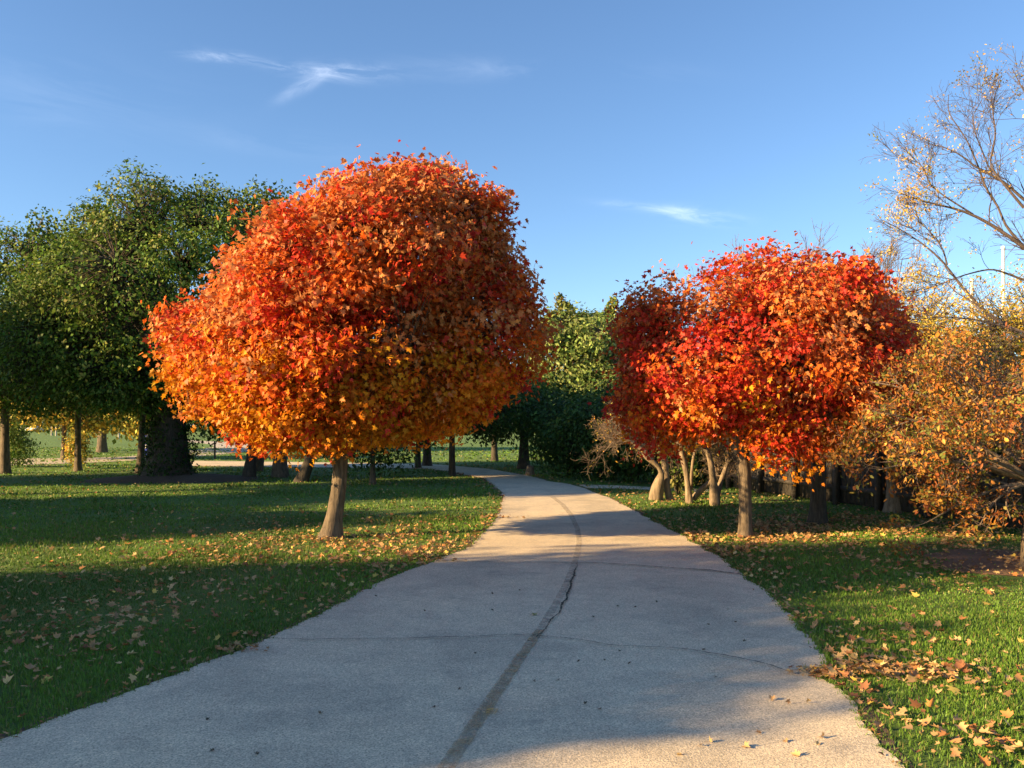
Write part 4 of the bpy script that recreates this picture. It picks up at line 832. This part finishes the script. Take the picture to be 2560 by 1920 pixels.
for pr in ([(-1.1, .99), (-.7, 1.30), (-.05, 1.33), (-.05, .99)], [(.03, .99), (.03, 1.33), (.65, 1.33), (1.15, 1.02)]):
    g = Geo(); prism(g, pr, cx, cy-.86, .01); g.build('window', M_GLASS, root, base)
for dx in (-1.35, 1.35):
    for sy in (-.8, .8):
        g = Geo(); tubes(g, np.array([[cx+dx, cy+sy-.1, .32], [cx+dx, cy+sy-.09, .32], [cx+dx, cy+sy+.09, .32], [cx+dx, cy+sy+.1, .32]]), np.array([.05, .32, .32, .05]), 18); g.build('wheel', M_TYRE, root, base)
# low pale stump by the bend
b = G(1325, 1188); base = (b[0], b[1], 0); g = Geo(); limb(g, [(0, 0, -.02), (0, 0, .12), (.03, 0, .3), (.04, 0, .31)], [.16, .13, .11, .01], 14, 14, .12)
o = g.build('tree_stump', M_BARK_PALE, None, (0, 0, 0), True); o.location = base; tag(o, 'low pale stump at the path edge by the bend', 'stump')

# far wood closing the horizon: reads as one mass
rg = rng(130); g = Geo(); n = 9000; a = rg.uniform(-340, 330, n); zz = rg.random(n); dd = rg.uniform(196, 225, n); H = 8.5+3*wob(np.c_[a, 0*a, 0*a], .09, 1)+1.5*wob(np.c_[a, 0*a, 0*a], .31, 2)
C = np.c_[a, dd, zz*H]; Nn = nrm(np.c_[rg.normal(0, .5, n), -1+0*a, zz+.2]); crown_leaves(g, rg, C, Nn, 7, .8, 1.3, 'rhomb', DGREEN(rg, C, Nn)*.55); o = g.build('far_wood', M_GREEN); o['kind'] = 'stuff'

# ------------------------------------------------------------------ trees behind and left of the viewer that shade the scene
def shade_tree(u_top, v, H, r, label, seed, zb=1.9, n=900, wide=1.0, rag=.10):
    u = u_top-H/tan(EL); c = UV(u, v); lb = [(c[0], c[1], (zb+H)/2, r, r, (H-zb)/2, (H-zb)/2)]
    for k in range(3):
        a = rng(seed+k).uniform(0, 2*pi); lb.append((c[0]+cos(a)*r*.35, c[1]+sin(a)*r*.35, (zb+H)/2+(.5-k*.4), r*.7, r*.7, (H-zb)*.36, (H-zb)*.36))
    make_tree('green_tree', label, 'tree', c, [(c[0], c[1], -.05, .25), (c[0], c[1], 1.5, .2), (c[0], c[1], zb+1, .16)], lb, seed, n, 10, .30, .26, 'rhomb', GREEN, limbs=10, limb_r=.1, twig_r=.02,
              bumpy=rag, bs=1.0, inner=.35, thick=.3, group='trees out of view behind and left of the viewer')
shade_tree(4.9, -6.15, 8.0, 3.0, 'green tree behind the viewer whose shade crosses the near path', 201, n=2400)
shade_tree(11.5, -8.1, 8.6, 1.65, 'slim green tree behind the viewer whose shade reaches the near crab apple', 203, n=900)
shade_tree(1.8, -9.2, 7.2, 1.5, 'green tree left of the viewer shading the near left lawn', 205, n=800)
shade_tree(3.8, -14.9, 7.0, 1.9, 'green tree left of the viewer shading the lawn behind the orange maple', 207, n=1000)
shade_tree(3.6, -18.6, 7.0, 2.1, 'green tree far left of the viewer, second of the row shading the lawn', 209, n=1000)
shade_tree(19.0, -19.9, 9.8, 2.1, 'tall green tree just past the left edge of view, shading the path bend', 211, n=1100, zb=3.2)
shade_tree(22.5, -22.4, 11.0, 2.2, 'very tall green tree beyond the left edge of view, shading the hedge', 217, n=1200, zb=3.2)
shade_tree(10.5, -27.9, 8.2, 3.2, 'green tree far left shading the ivy-clad trunk', 213, n=1500)

# ------------------------------------------------------------------ sky, sun, camera
w = bpy.data.worlds.new('World'); SC.world = w; w.use_nodes = True; nt = w.node_tree; nt.nodes.clear()
sun_dir = np.array([-SD[0]*cos(EL), -SD[1]*cos(EL), sin(EL)])     # towards the sun
sky = nt.nodes.new('ShaderNodeTexSky'); sky.sky_type = 'NISHITA'; sky.sun_disc = False; sky.sun_elevation = EL
sky.sun_rotation = math.atan2(sun_dir[0], sun_dir[1]); sky.altitude = 200; sky.air_density = 1.0; sky.dust_density = 0.3; sky.ozone_density = 2.2
tc = nt.nodes.new('ShaderNodeTexCoord'); sep = nt.nodes.new('ShaderNodeSeparateXYZ'); L(nt, tc.outputs['Generated'], sep.inputs[0])
def mth(op, a, b=None, c=None):
    n = nt.nodes.new('ShaderNodeMath'); n.operation = op
    for i, v in enumerate((a, b, c)):
        if v is None: continue
        if hasattr(v, 'links'): L(nt, v, n.inputs[i])
        else: n.inputs[i].default_value = v
    return n.outputs[0]
yy = mth('MAXIMUM', sep.outputs['Y'], 0.05); tx = mth('DIVIDE', sep.outputs['X'], yy); tz = mth('DIVIDE', sep.outputs['Z'], yy)
def wisp(px, py, wx, wy, tilt, scale, seed, lo, hi):
    x0 = (px-1280)/F; z0 = (HZ-py)/F; dx = mth('SUBTRACT', tx, x0); dz = mth('SUBTRACT', tz, z0)
    a = mth('ADD', mth('MULTIPLY', dx, cos(tilt)), mth('MULTIPLY', dz, sin(tilt))); b = mth('SUBTRACT', mth('MULTIPLY', dz, cos(tilt)), mth('MULTIPLY', dx, sin(tilt)))
    cb = nt.nodes.new('ShaderNodeCombineXYZ'); L(nt, a, cb.inputs[0]); L(nt, mth('MULTIPLY', b, 4.5), cb.inputs[1]); cb.inputs[2].default_value = seed
    nn = N(nt, 'ShaderNodeTexNoise', Scale=scale, Detail=9.0, Roughness=0.62); nn.inputs['Distortion'].default_value = 0.9; L(nt, cb.outputs[0], nn.inputs['Vector'])
    e = mth('ADD', mth('POWER', mth('DIVIDE', mth('ABSOLUTE', a), wx/F), 2.0), mth('POWER', mth('DIVIDE', mth('ABSOLUTE', b), wy/F), 2.0))
    msk = mth('EXPONENT', mth('MULTIPLY', e, -1.0)); v = nt.nodes.new('ShaderNodeMapRange'); v.inputs[1].default_value = lo; v.inputs[2].default_value = hi; L(nt, nn.outputs['Fac'], v.inputs[0])
    return mth('MULTIPLY', mth('MULTIPLY', v.outputs[0], msk), mth('GREATER_THAN', sep.outputs['Y'], 0.06))
ws = [(545, 142, 70, 12, -.06, 15, 1.0, .44, .84, .26), (680, 162, 130, 12, -.2, 14, 2.0, .42, .82, .22), (850, 180, 110, 20, -.04, 15, 3.0, .42, .82, .30), (765, 212, 60, 14, .5, 9, 4.0, .4, .82, .25), (1740, 538, 90, 18, -.12, 15, 5.0, .42, .82, .34), (1640, 520, 110, 10, -.1, 9, 9.0, .35, .8, .3),
      (150, 230, 320, 90, -.15, 4, 6.0, .45, .9, .06), (1250, 175, 350, 26, -.02, 5, 7.0, .42, .9, .12), (700, 360, 220, 30, -.1, 5, 8.0, .42, .9, .05)]
tot = None
for x in ws:
    q = mth('MULTIPLY', wisp(*x[:9]), x[9]); tot = q if tot is None else mth('ADD', tot, q)
tot = mth('MINIMUM', tot, 0.9)
skyc = mixc(nt, tot, mixc(nt, 1.0, sky.outputs[0], (0.875, 1.02, 1.17), 'MULTIPLY'), (11.0, 11.6, 12.8))
bg = N(nt, 'ShaderNodeBackground', Strength=0.063); L(nt, skyc, bg.inputs['Color'])
wo = nt.nodes.new('ShaderNodeOutputWorld'); L(nt, bg.outputs[0], wo.inputs[0])
sl = bpy.data.lights.new('sun', 'SUN'); sl.energy = 5.0; sl.angle = radians(0.53); sl.color = (1.0, 0.70, 0.345)
so = bpy.data.objects.new('sun', sl); COL.objects.link(so)
from mathutils import Vector
so.rotation_euler = Vector(sun_dir).to_track_quat('Z', 'Y').to_euler(); so.location = (-20, -20, 30)

cam = bpy.data.cameras.new('camera'); co = bpy.data.objects.new('camera', cam); COL.objects.link(co); SC.camera = co
cam.sensor_width = 36; cam.lens = 36*F/2560; cam.shift_y = (HZ-960)/2560; cam.clip_start = 0.05; cam.clip_end = 5000
co.location = (0, 0, EYE); co.rotation_euler = (radians(90), 0, 0)
SC.view_settings.view_transform = 'Standard'; SC.view_settings.look = 'None'; SC.view_settings.exposure = 1.65; SC.view_settings.gamma = 1
SC.render.engine = 'CYCLES'
try:
    SC.cycles.max_bounces = 4; SC.cycles.diffuse_bounces = 2; SC.cycles.transmission_bounces = 2; SC.cycles.transparent_max_bounces = 6
except Exception: pass
print('verts', sum(len(m.vertices) for m in bpy.data.meshes))
